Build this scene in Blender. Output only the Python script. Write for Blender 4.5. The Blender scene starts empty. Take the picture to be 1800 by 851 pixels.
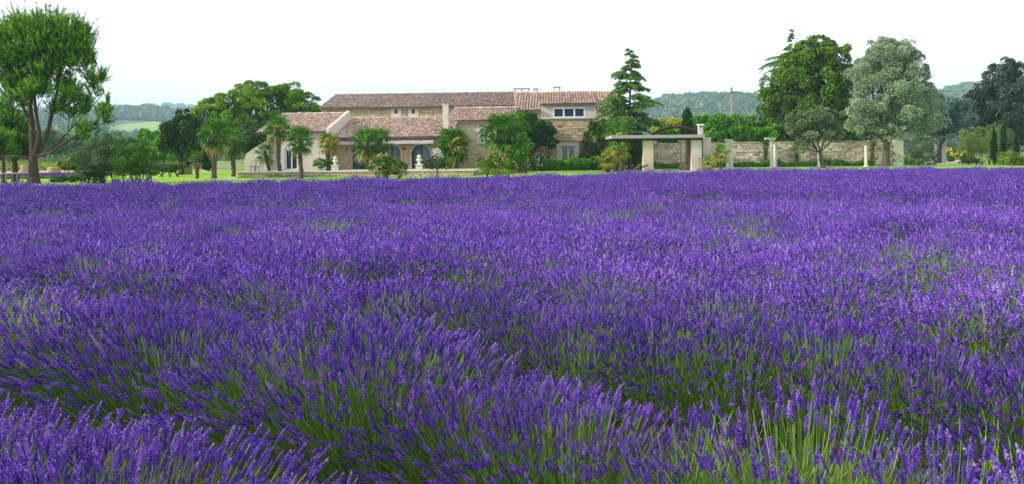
import bpy, math, random
import numpy as np
from mathutils import Matrix
random.seed(7)
rng = np.random.default_rng(7)
PI = math.pi
scene = bpy.context.scene
COL = scene.collection

# ------------------------------------------------------------------ camera, world, sun, exposure
F = 1460.0                 # focal length in photograph pixels (1800 wide)
CAMH = 1.65
ROLL = math.radians(0.6)
cd = bpy.data.cameras.new('camera'); cam = bpy.data.objects.new('camera', cd); COL.objects.link(cam)
cd.sensor_fit = 'HORIZONTAL'; cd.sensor_width = 36.0; cd.lens = 36.0 * F / 1800.0
cd.shift_y = -(425.5 - 272.0) / 1800.0
cd.clip_start = 0.05; cd.clip_end = 40000
cam.matrix_world = Matrix.Translation((0, 0, CAMH)) @ Matrix.Rotation(PI / 2, 4, 'X') @ Matrix.Rotation(-ROLL, 4, 'Z')
scene.camera = cam

SUN_EL = math.radians(27); SUN_AZ = math.radians(-102)      # azimuth from +Y clockwise: left and slightly behind the camera
sdir = np.array([math.sin(SUN_AZ) * math.cos(SUN_EL), math.cos(SUN_AZ) * math.cos(SUN_EL), math.sin(SUN_EL)])
world = bpy.data.worlds.new('World'); scene.world = world; world.use_nodes = True
nt = world.node_tree; nt.nodes.clear()
out = nt.nodes.new('ShaderNodeOutputWorld'); bg = nt.nodes.new('ShaderNodeBackground')
sky = nt.nodes.new('ShaderNodeTexSky'); sky.sky_type = 'NISHITA'; sky.sun_disc = False
sky.sun_elevation = SUN_EL; sky.sun_rotation = SUN_AZ; sky.dust_density = 2.5; sky.air_density = 1.0; sky.ozone_density = 1.0
tc = nt.nodes.new('ShaderNodeTexCoord'); mp = nt.nodes.new('ShaderNodeMapping'); mp.inputs['Scale'].default_value = (1, 1, 3.5)
cn = nt.nodes.new('ShaderNodeTexNoise'); cn.inputs['Scale'].default_value = 1.6; cn.inputs['Detail'].default_value = 4
mr = nt.nodes.new('ShaderNodeMapRange'); mr.inputs['From Min'].default_value = 0.35; mr.inputs['From Max'].default_value = 0.65
mr.inputs['To Min'].default_value = 0.52; mr.inputs['To Max'].default_value = 0.86
mx = nt.nodes.new('ShaderNodeMix'); mx.data_type = 'RGBA'
mx.inputs['B'].default_value = (13.6, 13.4, 13.2, 1)           # thin bright veil of high cloud
nt.links.new(tc.outputs['Generated'], mp.inputs['Vector']); nt.links.new(mp.outputs[0], cn.inputs['Vector'])
nt.links.new(cn.outputs['Fac'], mr.inputs['Value']); nt.links.new(mr.outputs[0], mx.inputs['Factor'])
nt.links.new(sky.outputs[0], mx.inputs['A']); nt.links.new(mx.outputs['Result'], bg.inputs[0])
bg.inputs[1].default_value = 0.10
nt.links.new(bg.outputs[0], out.inputs[0])
sl = bpy.data.lights.new('sun', 'SUN'); sl.energy = 5.0; sl.angle = math.radians(3); sl.color = (1.0, 0.91, 0.74)
so = bpy.data.objects.new('sun', sl); COL.objects.link(so)
from mathutils import Vector
so.rotation_euler = Vector(sdir).to_track_quat('Z', 'Y').to_euler(); so.location = (-30, -20, 40)
scene.view_settings.view_transform = 'Standard'; scene.view_settings.look = 'None'
scene.view_settings.exposure = 0.30; scene.view_settings.gamma = 1.0
scene.render.engine = 'CYCLES'
scene.cycles.max_bounces = 6; scene.cycles.transparent_max_bounces = 8; scene.cycles.volume_bounces = 3
scene.cycles.use_denoising = True; scene.cycles.denoiser = 'OPENIMAGEDENOISE'; scene.cycles.denoising_prefilter = 'ACCURATE'; scene.cycles.denoising_input_passes = 'RGB_ALBEDO_NORMAL'

# ------------------------------------------------------------------ pixel <-> place helpers
cr, sr = math.cos(ROLL), math.sin(ROLL)
def unroll(px, py):
    dx, dy = px - 900.0, py - 272.0
    return dx * cr - dy * sr, dx * sr + dy * cr
def P(px, py, Y):
    a, b = unroll(px, py)
    return np.array([a * Y / F, Y, CAMH - b * Y / F])
def XY(px, Y):
    p = P(px, 295, Y); return p[0], Y
def GY(px, py):                      # distance of the ground seen at a pixel
    return CAMH * F / unroll(px, py)[1]

# ------------------------------------------------------------------ mesh helpers
ORI = {}
class MB:
    def __init__(s): s.V = []; s.F = []; s.n = 0
    def add(s, V, Fc, mi=0, var=None):
        V = np.asarray(V, dtype=np.float32).reshape(-1, 3)
        if isinstance(Fc, list) and len({len(f) for f in Fc}) > 1:          # mixed polygon sizes
            var_l = None if var is None or np.isscalar(var) else np.asarray(var)
            for k in sorted({len(f) for f in Fc}):
                w = [i for i, f in enumerate(Fc) if len(f) == k]
                s.add(V, [Fc[i] for i in w], mi, var if var_l is None else var_l[w])
            return s
        Fc = np.asarray(Fc, dtype=np.int64)
        if Fc.size == 0: return s
        s.V.append(V); m = len(Fc)
        var = np.full(m, 0.5, np.float32) if var is None else (np.full(m, var, np.float32) if np.isscalar(var) else np.asarray(var, np.float32))
        mi = np.full(m, mi, np.int32) if np.isscalar(mi) else np.asarray(mi, np.int32)
        s.F.append((Fc + s.n, mi, var)); s.n += len(V); return s
    def box(s, x0, x1, y0, y1, z0, z1, mi=0, var=None, M=None):
        V = np.array([(x, y, z) for z in (z0, z1) for y in (y0, y1) for x in (x0, x1)], float)
        if M is not None: V = M(V)
        return s.add(V, [(0, 2, 3, 1), (4, 5, 7, 6), (0, 1, 5, 4), (2, 6, 7, 3), (0, 4, 6, 2), (1, 3, 7, 5)], mi, var)
    def build(s, name, mats, parent=None, loc=None, smooth=False, local=False):
        V = np.concatenate(s.V) if s.V else np.zeros((0, 3), np.float32)
        if not isinstance(mats, (list, tuple)): mats = [mats]
        o0 = None
        if parent is not None and not local: o0 = ORI.get(parent.name, (0, 0, 0))
        elif loc is not None: o0 = loc
        if o0 is not None and not local: V = V - np.asarray(o0, np.float32)
        me = bpy.data.meshes.new(name)
        loops = np.concatenate([f.reshape(-1) for f, _, _ in s.F]); tot = np.concatenate([np.full(len(f), f.shape[1]) for f, _, _ in s.F])
        me.vertices.add(len(V)); me.vertices.foreach_set('co', V.astype(np.float32).reshape(-1))
        me.loops.add(len(loops)); me.loops.foreach_set('vertex_index', loops.astype(np.int32))
        me.polygons.add(len(tot)); st = np.concatenate([[0], np.cumsum(tot)[:-1]])
        me.polygons.foreach_set('loop_start', st.astype(np.int32))
        me.polygons.foreach_set('material_index', np.concatenate([m for _, m, _ in s.F]))
        if smooth: me.polygons.foreach_set('use_smooth', np.ones(len(tot), bool))
        else: me.polygons.foreach_set('use_smooth', np.zeros(len(tot), bool))
        for m in mats: me.materials.append(m)
        at = me.attributes.new('var', 'FLOAT', 'FACE'); at.data.foreach_set('value', np.concatenate([v for _, _, v in s.F]).astype(np.float32))
        me.update(calc_edges=True)
        o = bpy.data.objects.new(name, me); COL.objects.link(o)
        if parent is not None: o.parent = parent; ORI[o.name] = ORI.get(parent.name, (0, 0, 0))
        elif loc is not None: o.location = loc; ORI[o.name] = tuple(loc)
        return o
def thing(name, label, cat, loc=(0, 0, 0), group=None, rz=0):
    o = bpy.data.objects.new(name, None); COL.objects.link(o); o.location = [float(v) for v in loc]; o.rotation_euler.z = rz
    o.empty_display_size = 0.3
    o['label'] = label; o['category'] = cat
    if group: o['group'] = group
    ORI[o.name] = tuple(float(v) for v in loc); return o
def tag(o, label, cat, group=None):
    o['label'] = label; o['category'] = cat
    if group: o['group'] = group
    return o
def struct(o): o['kind'] = 'structure'; return o
def stuff(o, label=None, cat=None):
    o['kind'] = 'stuff'
    if label: o['label'] = label
    if cat: o['category'] = cat
    return o
def inst(me, name, parent, loc=(0, 0, 0), M=None):
    o = bpy.data.objects.new(name, me); COL.objects.link(o); o.parent = parent
    if M is not None: o.matrix_local = M
    else: o.location = loc
    return o
def copy_tree(root, loc, rz=0, sc=1.0, label=None, group=None):
    r = root.copy(); COL.objects.link(r); r.location = [float(v) for v in loc]; r.rotation_euler = (0, 0, rz); r.scale = (sc, sc, sc)
    if label: r['label'] = label
    if group: r['group'] = group
    for ch in list(root.children):
        c = ch.copy(); COL.objects.link(c); c.parent = r
        for g in list(ch.children):
            d = g.copy(); COL.objects.link(d); d.parent = c
    return r

def norm(v): return v / np.maximum(np.linalg.norm(v, axis=-1, keepdims=True), 1e-9)
def frames(d):
    """for directions d (n,3): two perpendicular unit vectors"""
    ref = np.where(np.abs(d[:, 2:3]) > 0.95, np.array([[1.0, 0, 0]]), np.array([[0, 0, 1.0]]))
    a = norm(np.cross(d, ref)); return a, np.cross(d, a)
def tube(mb, pts, rad, sides=7, mi=0, var=0.5, cap=True, jitter=0.0):
    pts = np.asarray(pts, float); rad = np.broadcast_to(np.asarray(rad, float), (len(pts),))
    d = np.gradient(pts, axis=0); d = norm(d)
    ref = np.array([0.31, 0.95, 0.05]); a = norm(np.cross(d, ref)); b = np.cross(d, a)
    t = np.linspace(0, 2 * PI, sides, endpoint=False)
    rr = rad[:, None] * (1 + jitter * rng.uniform(-1, 1, (len(pts), sides)))
    V = pts[:, None, :] + rr[..., None] * (np.cos(t)[None, :, None] * a[:, None, :] + np.sin(t)[None, :, None] * b[:, None, :])
    V = V.reshape(-1, 3); Fc = []
    for i in range(len(pts) - 1):
        for j in range(sides):
            k = (j + 1) % sides; Fc.append((i * sides + j, i * sides + k, (i + 1) * sides + k, (i + 1) * sides + j))
    mb.add(V, Fc, mi, var)
    if cap:
        n = len(V); e = np.arange((len(pts) - 1) * sides, len(pts) * sides)
        V2 = np.vstack([V[e], pts[-1:]]); mb.add(V2, [(j, (j + 1) % sides, sides) for j in range(sides)], mi, var)
def lathe(mb, c, prof, sides=16, mi=0, var=0.5):
    """prof: list of (r, z) bottom to top"""
    t = np.linspace(0, 2 * PI, sides, endpoint=False)
    V = np.array([(c[0] + r * math.cos(a), c[1] + r * math.sin(a), c[2] + z) for r, z in prof for a in t])
    Fc = [(i * sides + j, i * sides + (j + 1) % sides, (i + 1) * sides + (j + 1) % sides, (i + 1) * sides + j) for i in range(len(prof) - 1) for j in range(sides)]
    mb.add(V, Fc, mi, var)

# ------------------------------------------------------------------ materials
def mat(name, ramp, rough=0.8, noise=None, bump=None, transl=0.0, var_amt=1.0, obj_rand=0.0, spec=0.3, metal=0.0, coords='Object', nz_col=None):
    """ramp: list of (pos, rgb) driven by the per-face value var; noise=(scale, amount, colour) mixes a second tone in."""
    m = bpy.data.materials.new(name); m.use_nodes = True; t = m.node_tree; t.nodes.clear(); N = t.nodes.new; L = t.links.new
    o = N('ShaderNodeOutputMaterial'); b = N('ShaderNodeBsdfPrincipled')
    b.inputs['Roughness'].default_value = rough; b.inputs['Specular IOR Level'].default_value = spec; b.inputs['Metallic'].default_value = metal
    at = N('ShaderNodeAttribute'); at.attribute_name = 'var'
    cr_ = N('ShaderNodeValToRGB'); e = cr_.color_ramp.elements
    while len(e) > 1: e.remove(e[-1])
    e[0].position = ramp[0][0]; e[0].color = (*ramp[0][1], 1)
    for p, c in ramp[1:]:
        x = e.new(p); x.color = (*c, 1)
    src = at.outputs['Fac']
    if obj_rand:
        oi = N('ShaderNodeObjectInfo'); ml = N('ShaderNodeMath'); ml.operation = 'MULTIPLY_ADD'; ml.inputs[1].default_value = obj_rand; ml.inputs[2].default_value = -obj_rand / 2
        L(oi.outputs['Random'], ml.inputs[0]); ad = N('ShaderNodeMath'); ad.operation = 'ADD'; L(src, ad.inputs[0]); L(ml.outputs[0], ad.inputs[1]); src = ad.outputs[0]
    L(src, cr_.inputs[0]); col = cr_.outputs[0]
    tcn = N('ShaderNodeTexCoord')
    for k, nz in enumerate(noise if isinstance(noise, list) else ([noise] if noise else [])):
        n = N('ShaderNodeTexNoise'); n.inputs['Scale'].default_value = nz[0]; n.inputs['Detail'].default_value = 5
        if coords == 'World':
            g = N('ShaderNodeNewGeometry'); L(g.outputs['Position'], n.inputs['Vector'])
        else: L(tcn.outputs[coords], n.inputs['Vector'])
        r = N('ShaderNodeMapRange'); r.inputs['From Min'].default_value = 0.42; r.inputs['From Max'].default_value = 0.66; r.inputs['To Max'].default_value = nz[1]
        L(n.outputs['Fac'], r.inputs['Value']); mxn = N('ShaderNodeMix'); mxn.data_type = 'RGBA'; mxn.inputs['B'].default_value = (*nz[2], 1)
        L(r.outputs[0], mxn.inputs['Factor']); L(col, mxn.inputs['A']); col = mxn.outputs['Result']
    L(col, b.inputs['Base Color'])
    if bump:
        n = N('ShaderNodeTexNoise'); n.inputs['Scale'].default_value = bump[0]; n.inputs['Detail'].default_value = 6
        if coords == 'World':
            g = N('ShaderNodeNewGeometry'); L(g.outputs['Position'], n.inputs['Vector'])
        else: L(tcn.outputs['Object'], n.inputs['Vector'])
        bp = N('ShaderNodeBump'); bp.inputs['Strength'].default_value = bump[1]; bp.inputs['Distance'].default_value = bump[2]; L(n.outputs['Fac'], bp.inputs['Height']); L(bp.outputs[0], b.inputs['Normal'])
    if transl:
        tr = N('ShaderNodeBsdfTranslucent'); L(col, tr.inputs['Color']); ms = N('ShaderNodeMixShader'); ms.inputs[0].default_value = transl
        L(b.outputs[0], ms.inputs[1]); L(tr.outputs[0], ms.inputs[2]); L(ms.outputs[0], o.inputs[0])
    else: L(b.outputs[0], o.inputs[0])
    return m
def flat(c): return [(0, c)]
def leafmat(name, dark, mid, light, transl=0.26, rough=0.55, orand=0.15):
    return mat(name, [(0.16, dark), (0.5, mid), (0.86, light)], rough=rough, transl=transl, obj_rand=orand, spec=0.25)

M = {}
M['spike'] = mat('lavender_flower', [(0, (0.034, 0.018, 0.13)), (0.35, (0.095, 0.040, 0.35)), (0.7, (0.195, 0.080, 0.62)), (0.93, (0.46, 0.23, 0.84)), (1, (0.38, 0.30, 0.50))], rough=0.75, transl=0.2, obj_rand=0.2, noise=[(0.45, 0.25, (0.18, 0.060, 0.54)), (1.9, 0.45, (0.055, 0.03, 0.34))], coords='World')
M['stem'] = mat('lavender_stem', [(0, (0.045, 0.14, 0.012)), (0.5, (0.13, 0.30, 0.030)), (1, (0.32, 0.42, 0.15))], rough=0.7, transl=0.25, obj_rand=0.1)
M['lavleaf'] = mat('lavender_leaf', [(0, (0.035, 0.11, 0.008)), (0.6, (0.085, 0.235, 0.016)), (1, (0.17, 0.34, 0.035))], rough=0.7, transl=0.3)
M['soil'] = mat('soil', flat((0.075, 0.052, 0.034)), noise=[(3, 0.6, (0.13, 0.095, 0.06)), (30, 0.4, (0.05, 0.035, 0.025))], bump=(18, 0.7, 0.05), rough=0.95)
M['lawn'] = mat('lawn_turf', flat((0.17, 0.42, 0.012)), noise=[(0.25, 0.7, (0.26, 0.44, 0.03)), (3, 0.6, (0.10, 0.27, 0.010)), (0.11, 0.4, (0.30, 0.38, 0.05))], bump=(60, 0.6, 0.03), rough=0.9)
M['blade'] = leafmat('grass_blade', (0.07, 0.22, 0.008), (0.16, 0.42, 0.012), (0.28, 0.52, 0.04))
M['meadow'] = mat('meadow', flat((0.12, 0.20, 0.04)), noise=[(0.02, 0.8, (0.26, 0.24, 0.10)), (0.3, 0.5, (0.09, 0.15, 0.03))], bump=(3, 0.5, 0.1), rough=0.95)
M['straw'] = mat('stubble', flat((0.36, 0.28, 0.17)), noise=[(0.8, 0.6, (0.27, 0.21, 0.12)), (6, 0.4, (0.44, 0.35, 0.22))], bump=(20, 0.5, 0.05), rough=0.95)
M['gravel'] = mat('gravel', flat((0.46, 0.42, 0.38)), noise=[(0.7, 0.6, (0.36, 0.32, 0.28)), (25, 0.5, (0.55, 0.52, 0.48))], bump=(60, 0.6, 0.03), rough=0.95)
M['stone'] = mat('rubble_stone', [(0, (0.26, 0.21, 0.14)), (0.4, (0.46, 0.38, 0.25)), (0.75, (0.58, 0.50, 0.36)), (1, (0.66, 0.61, 0.50))], noise=[(1.2, 0.45, (0.46, 0.34, 0.19)), (7, 0.35, (0.24, 0.20, 0.15))], bump=(14, 0.6, 0.03), rough=0.92, obj_rand=0.0)
M['stonegrey'] = mat('dry_wall_stone', [(0, (0.22, 0.20, 0.17)), (0.4, (0.45, 0.39, 0.32)), (0.75, (0.62, 0.56, 0.47)), (1, (0.72, 0.69, 0.62))], noise=[(1.0, 0.45, (0.56, 0.44, 0.28)), (6, 0.28, (0.26, 0.24, 0.21))], bump=(12, 0.6, 0.03), rough=0.92, obj_rand=0.7)
M['mortar'] = mat('lime_mortar', flat((0.36, 0.30, 0.21)), noise=[(2, 0.5, (0.26, 0.21, 0.15))], bump=(20, 0.5, 0.02), rough=0.95)
M['render'] = mat('lime_render', flat((0.52, 0.49, 0.47)), noise=[(0.8, 0.55, (0.42, 0.38, 0.34)), (5, 0.3, (0.60, 0.58, 0.56)), (0.35, 0.4, (0.38, 0.36, 0.34))], bump=(25, 0.25, 0.01), rough=0.9)
M['cream'] = mat('cream_render', flat((0.57, 0.49, 0.36)), noise=[(0.9, 0.6, (0.44, 0.35, 0.23)), (5, 0.35, (0.62, 0.56, 0.47)), (0.35, 0.4, (0.40, 0.36, 0.29))], bump=(25, 0.25, 0.01), rough=0.9)
M['whitestone'] = mat('white_limestone', flat((0.60, 0.59, 0.57)), noise=[(2.2, 0.6, (0.50, 0.47, 0.42)), (9, 0.3, (0.38, 0.37, 0.33))], bump=(18, 0.35, 0.015), rough=0.85)
M['paint'] = mat('white_paint', flat((0.78, 0.80, 0.84)), noise=[(4, 0.2, (0.66, 0.68, 0.70))], rough=0.5)
M['darkwood'] = mat('dark_frame', flat((0.035, 0.05, 0.055)), noise=[(8, 0.3, (0.06, 0.07, 0.075))], rough=0.5)
M['iron'] = mat('black_iron', flat((0.018, 0.016, 0.016)), noise=[(8, 0.4, (0.05, 0.035, 0.03))], rough=0.55)
M['awning'] = mat('weathered_boards', flat((0.34, 0.31, 0.34)), noise=[(1.6, 0.5, (0.24, 0.22, 0.24)), (9, 0.3, (0.45, 0.42, 0.45))], bump=(12, 0.4, 0.02), rough=0.9)
M['tile'] = mat('terracotta_tile', [(0, (0.20, 0.145, 0.135)), (0.25, (0.37, 0.25, 0.21)), (0.5, (0.48, 0.355, 0.30)), (0.75, (0.59, 0.48, 0.41)), (1, (0.70, 0.63, 0.57))], noise=[(1.1, 0.35, (0.42, 0.33, 0.29)), (8, 0.3, (0.26, 0.20, 0.19))], rough=0.9)
M['tilebrown'] = mat('old_brown_tile', [(0, (0.14, 0.115, 0.105)), (0.4, (0.30, 0.24, 0.21)), (0.7, (0.42, 0.345, 0.305)), (1, (0.56, 0.50, 0.45))], noise=[(0.9, 0.4, (0.28, 0.25, 0.23)), (8, 0.3, (0.14, 0.12, 0.12))], rough=0.92)
M['roofbase'] = mat('roof_underlay', flat((0.16, 0.11, 0.10)), rough=0.95)
M['curtain'] = mat('pale_curtain', flat((0.46, 0.54, 0.56)), noise=[(3, 0.3, (0.36, 0.44, 0.46))], rough=0.9, transl=0.3)
M['dark'] = mat('dark_room', flat((0.03, 0.03, 0.035)), rough=0.9)
M['bark'] = mat('grey_bark', [(0, (0.035, 0.028, 0.022)), (1, (0.11, 0.092, 0.076))], noise=[(5, 0.6, (0.05, 0.04, 0.032)), (16, 0.4, (0.16, 0.14, 0.12))], bump=(9, 1.0, 0.08), rough=0.95)
M['pinebark'] = mat('pine_bark', [(0, (0.035, 0.026, 0.021)), (1, (0.095, 0.068, 0.054))], noise=[(4, 0.6, (0.08, 0.06, 0.048)), (14, 0.6, (0.05, 0.035, 0.03))], bump=(7, 1.0, 0.1), rough=0.95)
M['palmbark'] = mat('palm_fibre', [(0, (0.035, 0.025, 0.018)), (1, (0.16, 0.12, 0.08))], noise=[(10, 0.6, (0.10, 0.075, 0.05))], bump=(18, 1.0, 0.06), rough=0.98)
M['trunkwood'] = mat('red_timber', [(0, (0.05, 0.03, 0.02)), (1, (0.30, 0.15, 0.08))], noise=[(2.5, 0.9, (0.10, 0.06, 0.045)), (9, 0.4, (0.4, 0.24, 0.14))], bump=(8, 0.8, 0.05), rough=0.9)
M['palm'] = leafmat('palm_leaf', (0.012, 0.055, 0.005), (0.045, 0.165, 0.010), (0.17, 0.40, 0.02), rough=0.42)
M['palmold'] = leafmat('old_palm_leaf', (0.16, 0.14, 0.03), (0.34, 0.28, 0.06), (0.46, 0.40, 0.14))
M['palmyellow'] = leafmat('yellowing_palm_leaf', (0.10, 0.17, 0.015), (0.28, 0.30, 0.025), (0.46, 0.38, 0.05))
M['pine'] = leafmat('pine_needles', (0.012, 0.055, 0.003), (0.070, 0.220, 0.006), (0.20, 0.42, 0.015), transl=0.3)
M['cedar'] = leafmat('cedar_needles', (0.022, 0.080, 0.016), (0.095, 0.240, 0.040), (0.24, 0.44, 0.08), transl=0.2)
M['lime'] = leafmat('lime_leaf', (0.016, 0.062, 0.002), (0.110, 0.245, 0.005), (0.31, 0.47, 0.014))
M['silver'] = leafmat('silver_leaf', (0.07, 0.13, 0.06), (0.22, 0.32, 0.19), (0.42, 0.52, 0.36), transl=0.2)
M['silverblue'] = leafmat('silver_blue_leaf', (0.045, 0.11, 0.09), (0.14, 0.26, 0.22), (0.30, 0.42, 0.38), transl=0.2)
M['olive'] = leafmat('olive_leaf', (0.035, 0.075, 0.026), (0.12, 0.20, 0.085), (0.29, 0.38, 0.21), transl=0.2)
M['locust'] = leafmat('locust_leaf', (0.020, 0.080, 0.005), (0.105, 0.260, 0.014), (0.30, 0.50, 0.03))
M['darkleaf'] = leafmat('dark_leaf', (0.008, 0.030, 0.006), (0.028, 0.085, 0.012), (0.09, 0.19, 0.03), transl=0.2)
M['darkgrey'] = leafmat('dark_grey_leaf', (0.012, 0.026, 0.018), (0.040, 0.070, 0.048), (0.13, 0.17, 0.13), transl=0.1, rough=0.55)
M['bright'] = leafmat('bright_leaf', (0.025, 0.13, 0.003), (0.10, 0.33, 0.006), (0.25, 0.52, 0.018))
M['yellowleaf'] = leafmat('yellow_green_leaf', (0.22, 0.30, 0.008), (0.40, 0.46, 0.012), (0.60, 0.58, 0.02))
M['yolive'] = leafmat('yellow_olive_leaf', (0.08, 0.14, 0.012), (0.23, 0.32, 0.035), (0.42, 0.50, 0.11))
M['midleaf'] = leafmat('mid_green_leaf', (0.012, 0.060, 0.005), (0.050, 0.170, 0.010), (0.15, 0.33, 0.02))
M['softleaf'] = leafmat('soft_green_leaf', (0.045, 0.10, 0.035), (0.10, 0.19, 0.06), (0.19, 0.29, 0.10))
M['pinkflower'] = leafmat('pink_petal', (0.45, 0.13, 0.20), (0.62, 0.24, 0.30), (0.78, 0.48, 0.45), transl=0.3)
M['whiteflower'] = leafmat('white_petal', (0.55, 0.45, 0.55), (0.7, 0.6, 0.7), (0.8, 0.78, 0.8), transl=0.3)
M['yellowflower'] = leafmat('yellow_petal', (0.5, 0.45, 0.02), (0.7, 0.62, 0.03), (0.8, 0.72, 0.08), transl=0.3)
M['hillwood'] = leafmat('hill_wood', (0.020, 0.045, 0.016), (0.035, 0.070, 0.024), (0.065, 0.11, 0.035), transl=0.0, orand=0.7)
M['hill'] = mat('hill_scrub', flat((0.075, 0.11, 0.04)), noise=[(0.006, 0.9, (0.16, 0.20, 0.07)), (0.03, 0.5, (0.04, 0.07, 0.025))], rough=0.95)
M['hillfield'] = mat('hill_field', flat((0.16, 0.30, 0.07)), noise=[(0.01, 0.8, (0.24, 0.34, 0.12))], rough=0.95)
def glass_mat():
    m = bpy.data.materials.new('window_glass'); m.use_nodes = True; t = m.node_tree; t.nodes.clear(); N = t.nodes.new; L = t.links.new
    o = N('ShaderNodeOutputMaterial'); g = N('ShaderNodeBsdfGlossy'); g.inputs['Roughness'].default_value = 0.03; g.inputs['Color'].default_value = (0.8, 0.9, 1, 1)
    tr = N('ShaderNodeBsdfTransparent'); tr.inputs[0].default_value = (0.72, 0.80, 0.84, 1)
    fr = N('ShaderNodeFresnel'); fr.inputs[0].default_value = 1.5; ms = N('ShaderNodeMixShader'); L(fr.outputs[0], ms.inputs[0]); L(tr.outputs[0], ms.inputs[1]); L(g.outputs[0], ms.inputs[2]); L(ms.outputs[0], o.inputs[0])
    return m
M['glass'] = glass_mat()
M['blueglass'] = mat('dark_blue_glass', flat((0.012, 0.035, 0.10)), rough=0.25, spec=0.15)

# ------------------------------------------------------------------ ground, hills
def sheet(name, pts, z, m, n=1):
    mb = MB(); pts = [(p[0], p[1], z) for p in pts]; mb.add(pts, [tuple(range(len(pts)))]); return struct(mb.build(name, m))
def grid_sheet(name, x0, x1, y0, y1, nx, ny, zf, m):
    xs = np.linspace(x0, x1, nx); ys = np.linspace(y0, y1, ny); X, Y = np.meshgrid(xs, ys); Z = zf(X, Y)
    V = np.stack([X, Y, Z], -1).reshape(-1, 3); i = np.arange(ny - 1)[:, None] * nx + np.arange(nx - 1)[None, :]
    Fc = np.stack([i, i + 1, i + nx + 1, i + nx], -1).reshape(-1, 4); mb = MB(); mb.add(V, Fc); return mb.build(name, m, smooth=True)
struct(grid_sheet('ground', -3600, 3600, -100, 4100, 40, 40, lambda X, Y: X * 0, M['meadow']))
# far edge of the lavender field, from its outline in the photograph
EDGE = [(-70.0, 22.0)] + [(P(px, py, 0.95 * F / unroll(px, py)[1])[0], 0.95 * F / unroll(px, py)[1]) for px, py in ((0, 324), (450, 317), (900, 307), (1300, 298), (1800, 293.5))] + [(75.0, 66.0)]
ex = np.array([e[0] for e in EDGE]); ey = np.array([e[1] for e in EDGE])
edgeY = lambda x: np.interp(x, ex, ey)
sheet('field_soil', [(-75, -8), (80, -8)] + [(x, y) for x, y in EDGE[::-1]], 0.004, M['soil'])
sheet('lawn', [(x, y) for x, y in EDGE] + [(75, 112), (10, 118), (-48, 100), (-70, 66)], 0.004, M['lawn'])
yy = lambda px, py: (*XY(px, GY(px, py)),)
sheet('stubble_field', [yy(-150, 313), yy(130, 310), yy(330, 303.5), yy(430, 299.5), (-70, 122), (-150, 122)], 0.008, M['straw'])
sheet('gravel_drive', [XY(1592, 99), XY(1722, 99), XY(1712, 128), XY(1688, 190), XY(1672, 190), XY(1640, 128)], 0.008, M['gravel'])

def nz2(x, y, s, seed=0):           # smooth value noise
    x = x / s + seed * 17.3; y = y / s - seed * 9.1
    xi = np.floor(x).astype(int); yi = np.floor(y).astype(int); fx = x - xi; fy = y - yi; fx = fx * fx * (3 - 2 * fx); fy = fy * fy * (3 - 2 * fy)
    h = lambda a, b: (np.sin(a * 127.1 + b * 311.7 + seed) * 43758.5453) % 1.0
    return (h(xi, yi) * (1 - fx) + h(xi + 1, yi) * fx) * (1 - fy) + (h(xi, yi + 1) * (1 - fx) + h(xi + 1, yi + 1) * fx) * fy
HILLS = []
def hill(name, prof, D0, D1, m, rough_h=6, nx=260, ny=36, x_ext=(-600, 2400)):
    px = np.array([p[0] for p in prof], float); ph = np.array([P(p[0], p[1], D1)[2] for p in prof])
    X0 = (x_ext[0] - 900) / F * D1; X1 = (x_ext[1] - 900) / F * D1
    pX = (px - 900) / F * D1
    def zf(X, Y):
        v = np.clip((Y - D0) / (D1 - D0), 0, 1.6); H = np.interp(X, pX, ph)
        s = np.where(v <= 1, v ** 0.75, 1 - (v - 1) * 1.2)
        w = np.clip(v * 2.5, 0, 1)
        return H * s + w * rough_h * (nz2(X, Y, 260, 3) - 0.5) * 2 + w * rough_h * 0.6 * (nz2(X, Y, 90, 5) - 0.5) - 0.5 * (v <= 0)
    o = struct(grid_sheet(name, X0, X1, D0, D0 + (D1 - D0) * 1.5, nx, ny, zf, m)); HILLS.append((zf, D0, D1, X0, X1)); return o
hill('near_hills', [(-900, 214), (0, 212), (90, 207), (160, 210), (215, 204), (250, 201), (330, 206), (420, 215), (700, 222), (1050, 210), (1120, 196), (1170, 181), (1230, 178), (1300, 179), (1345, 186), (1480, 200), (1600, 190), (1660, 166), (1700, 160), (1760, 172), (1900, 186), (2700, 196)], 800, 1500, M['hill'])
hill('far_hills', [(-900, 202), (0, 200), (150, 198), (230, 193), (290, 190), (330, 191), (380, 195), (600, 205), (900, 205), (1120, 186), (1180, 176), (1260, 172), (1330, 174), (1420, 186), (1700, 172), (2000, 180), (2700, 190)], 2300, 3400, M['hill'], rough_h=9)
# green field on the near hill
zf0 = HILLS[0][0]
gf = grid_sheet('hill_meadow', (185 - 900) / F * 1150, (318 - 900) / F * 1150, 960, 1310, 30, 30, lambda X, Y: zf0(X, Y) + 1.2, M['hillfield']); struct(gf)

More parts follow.
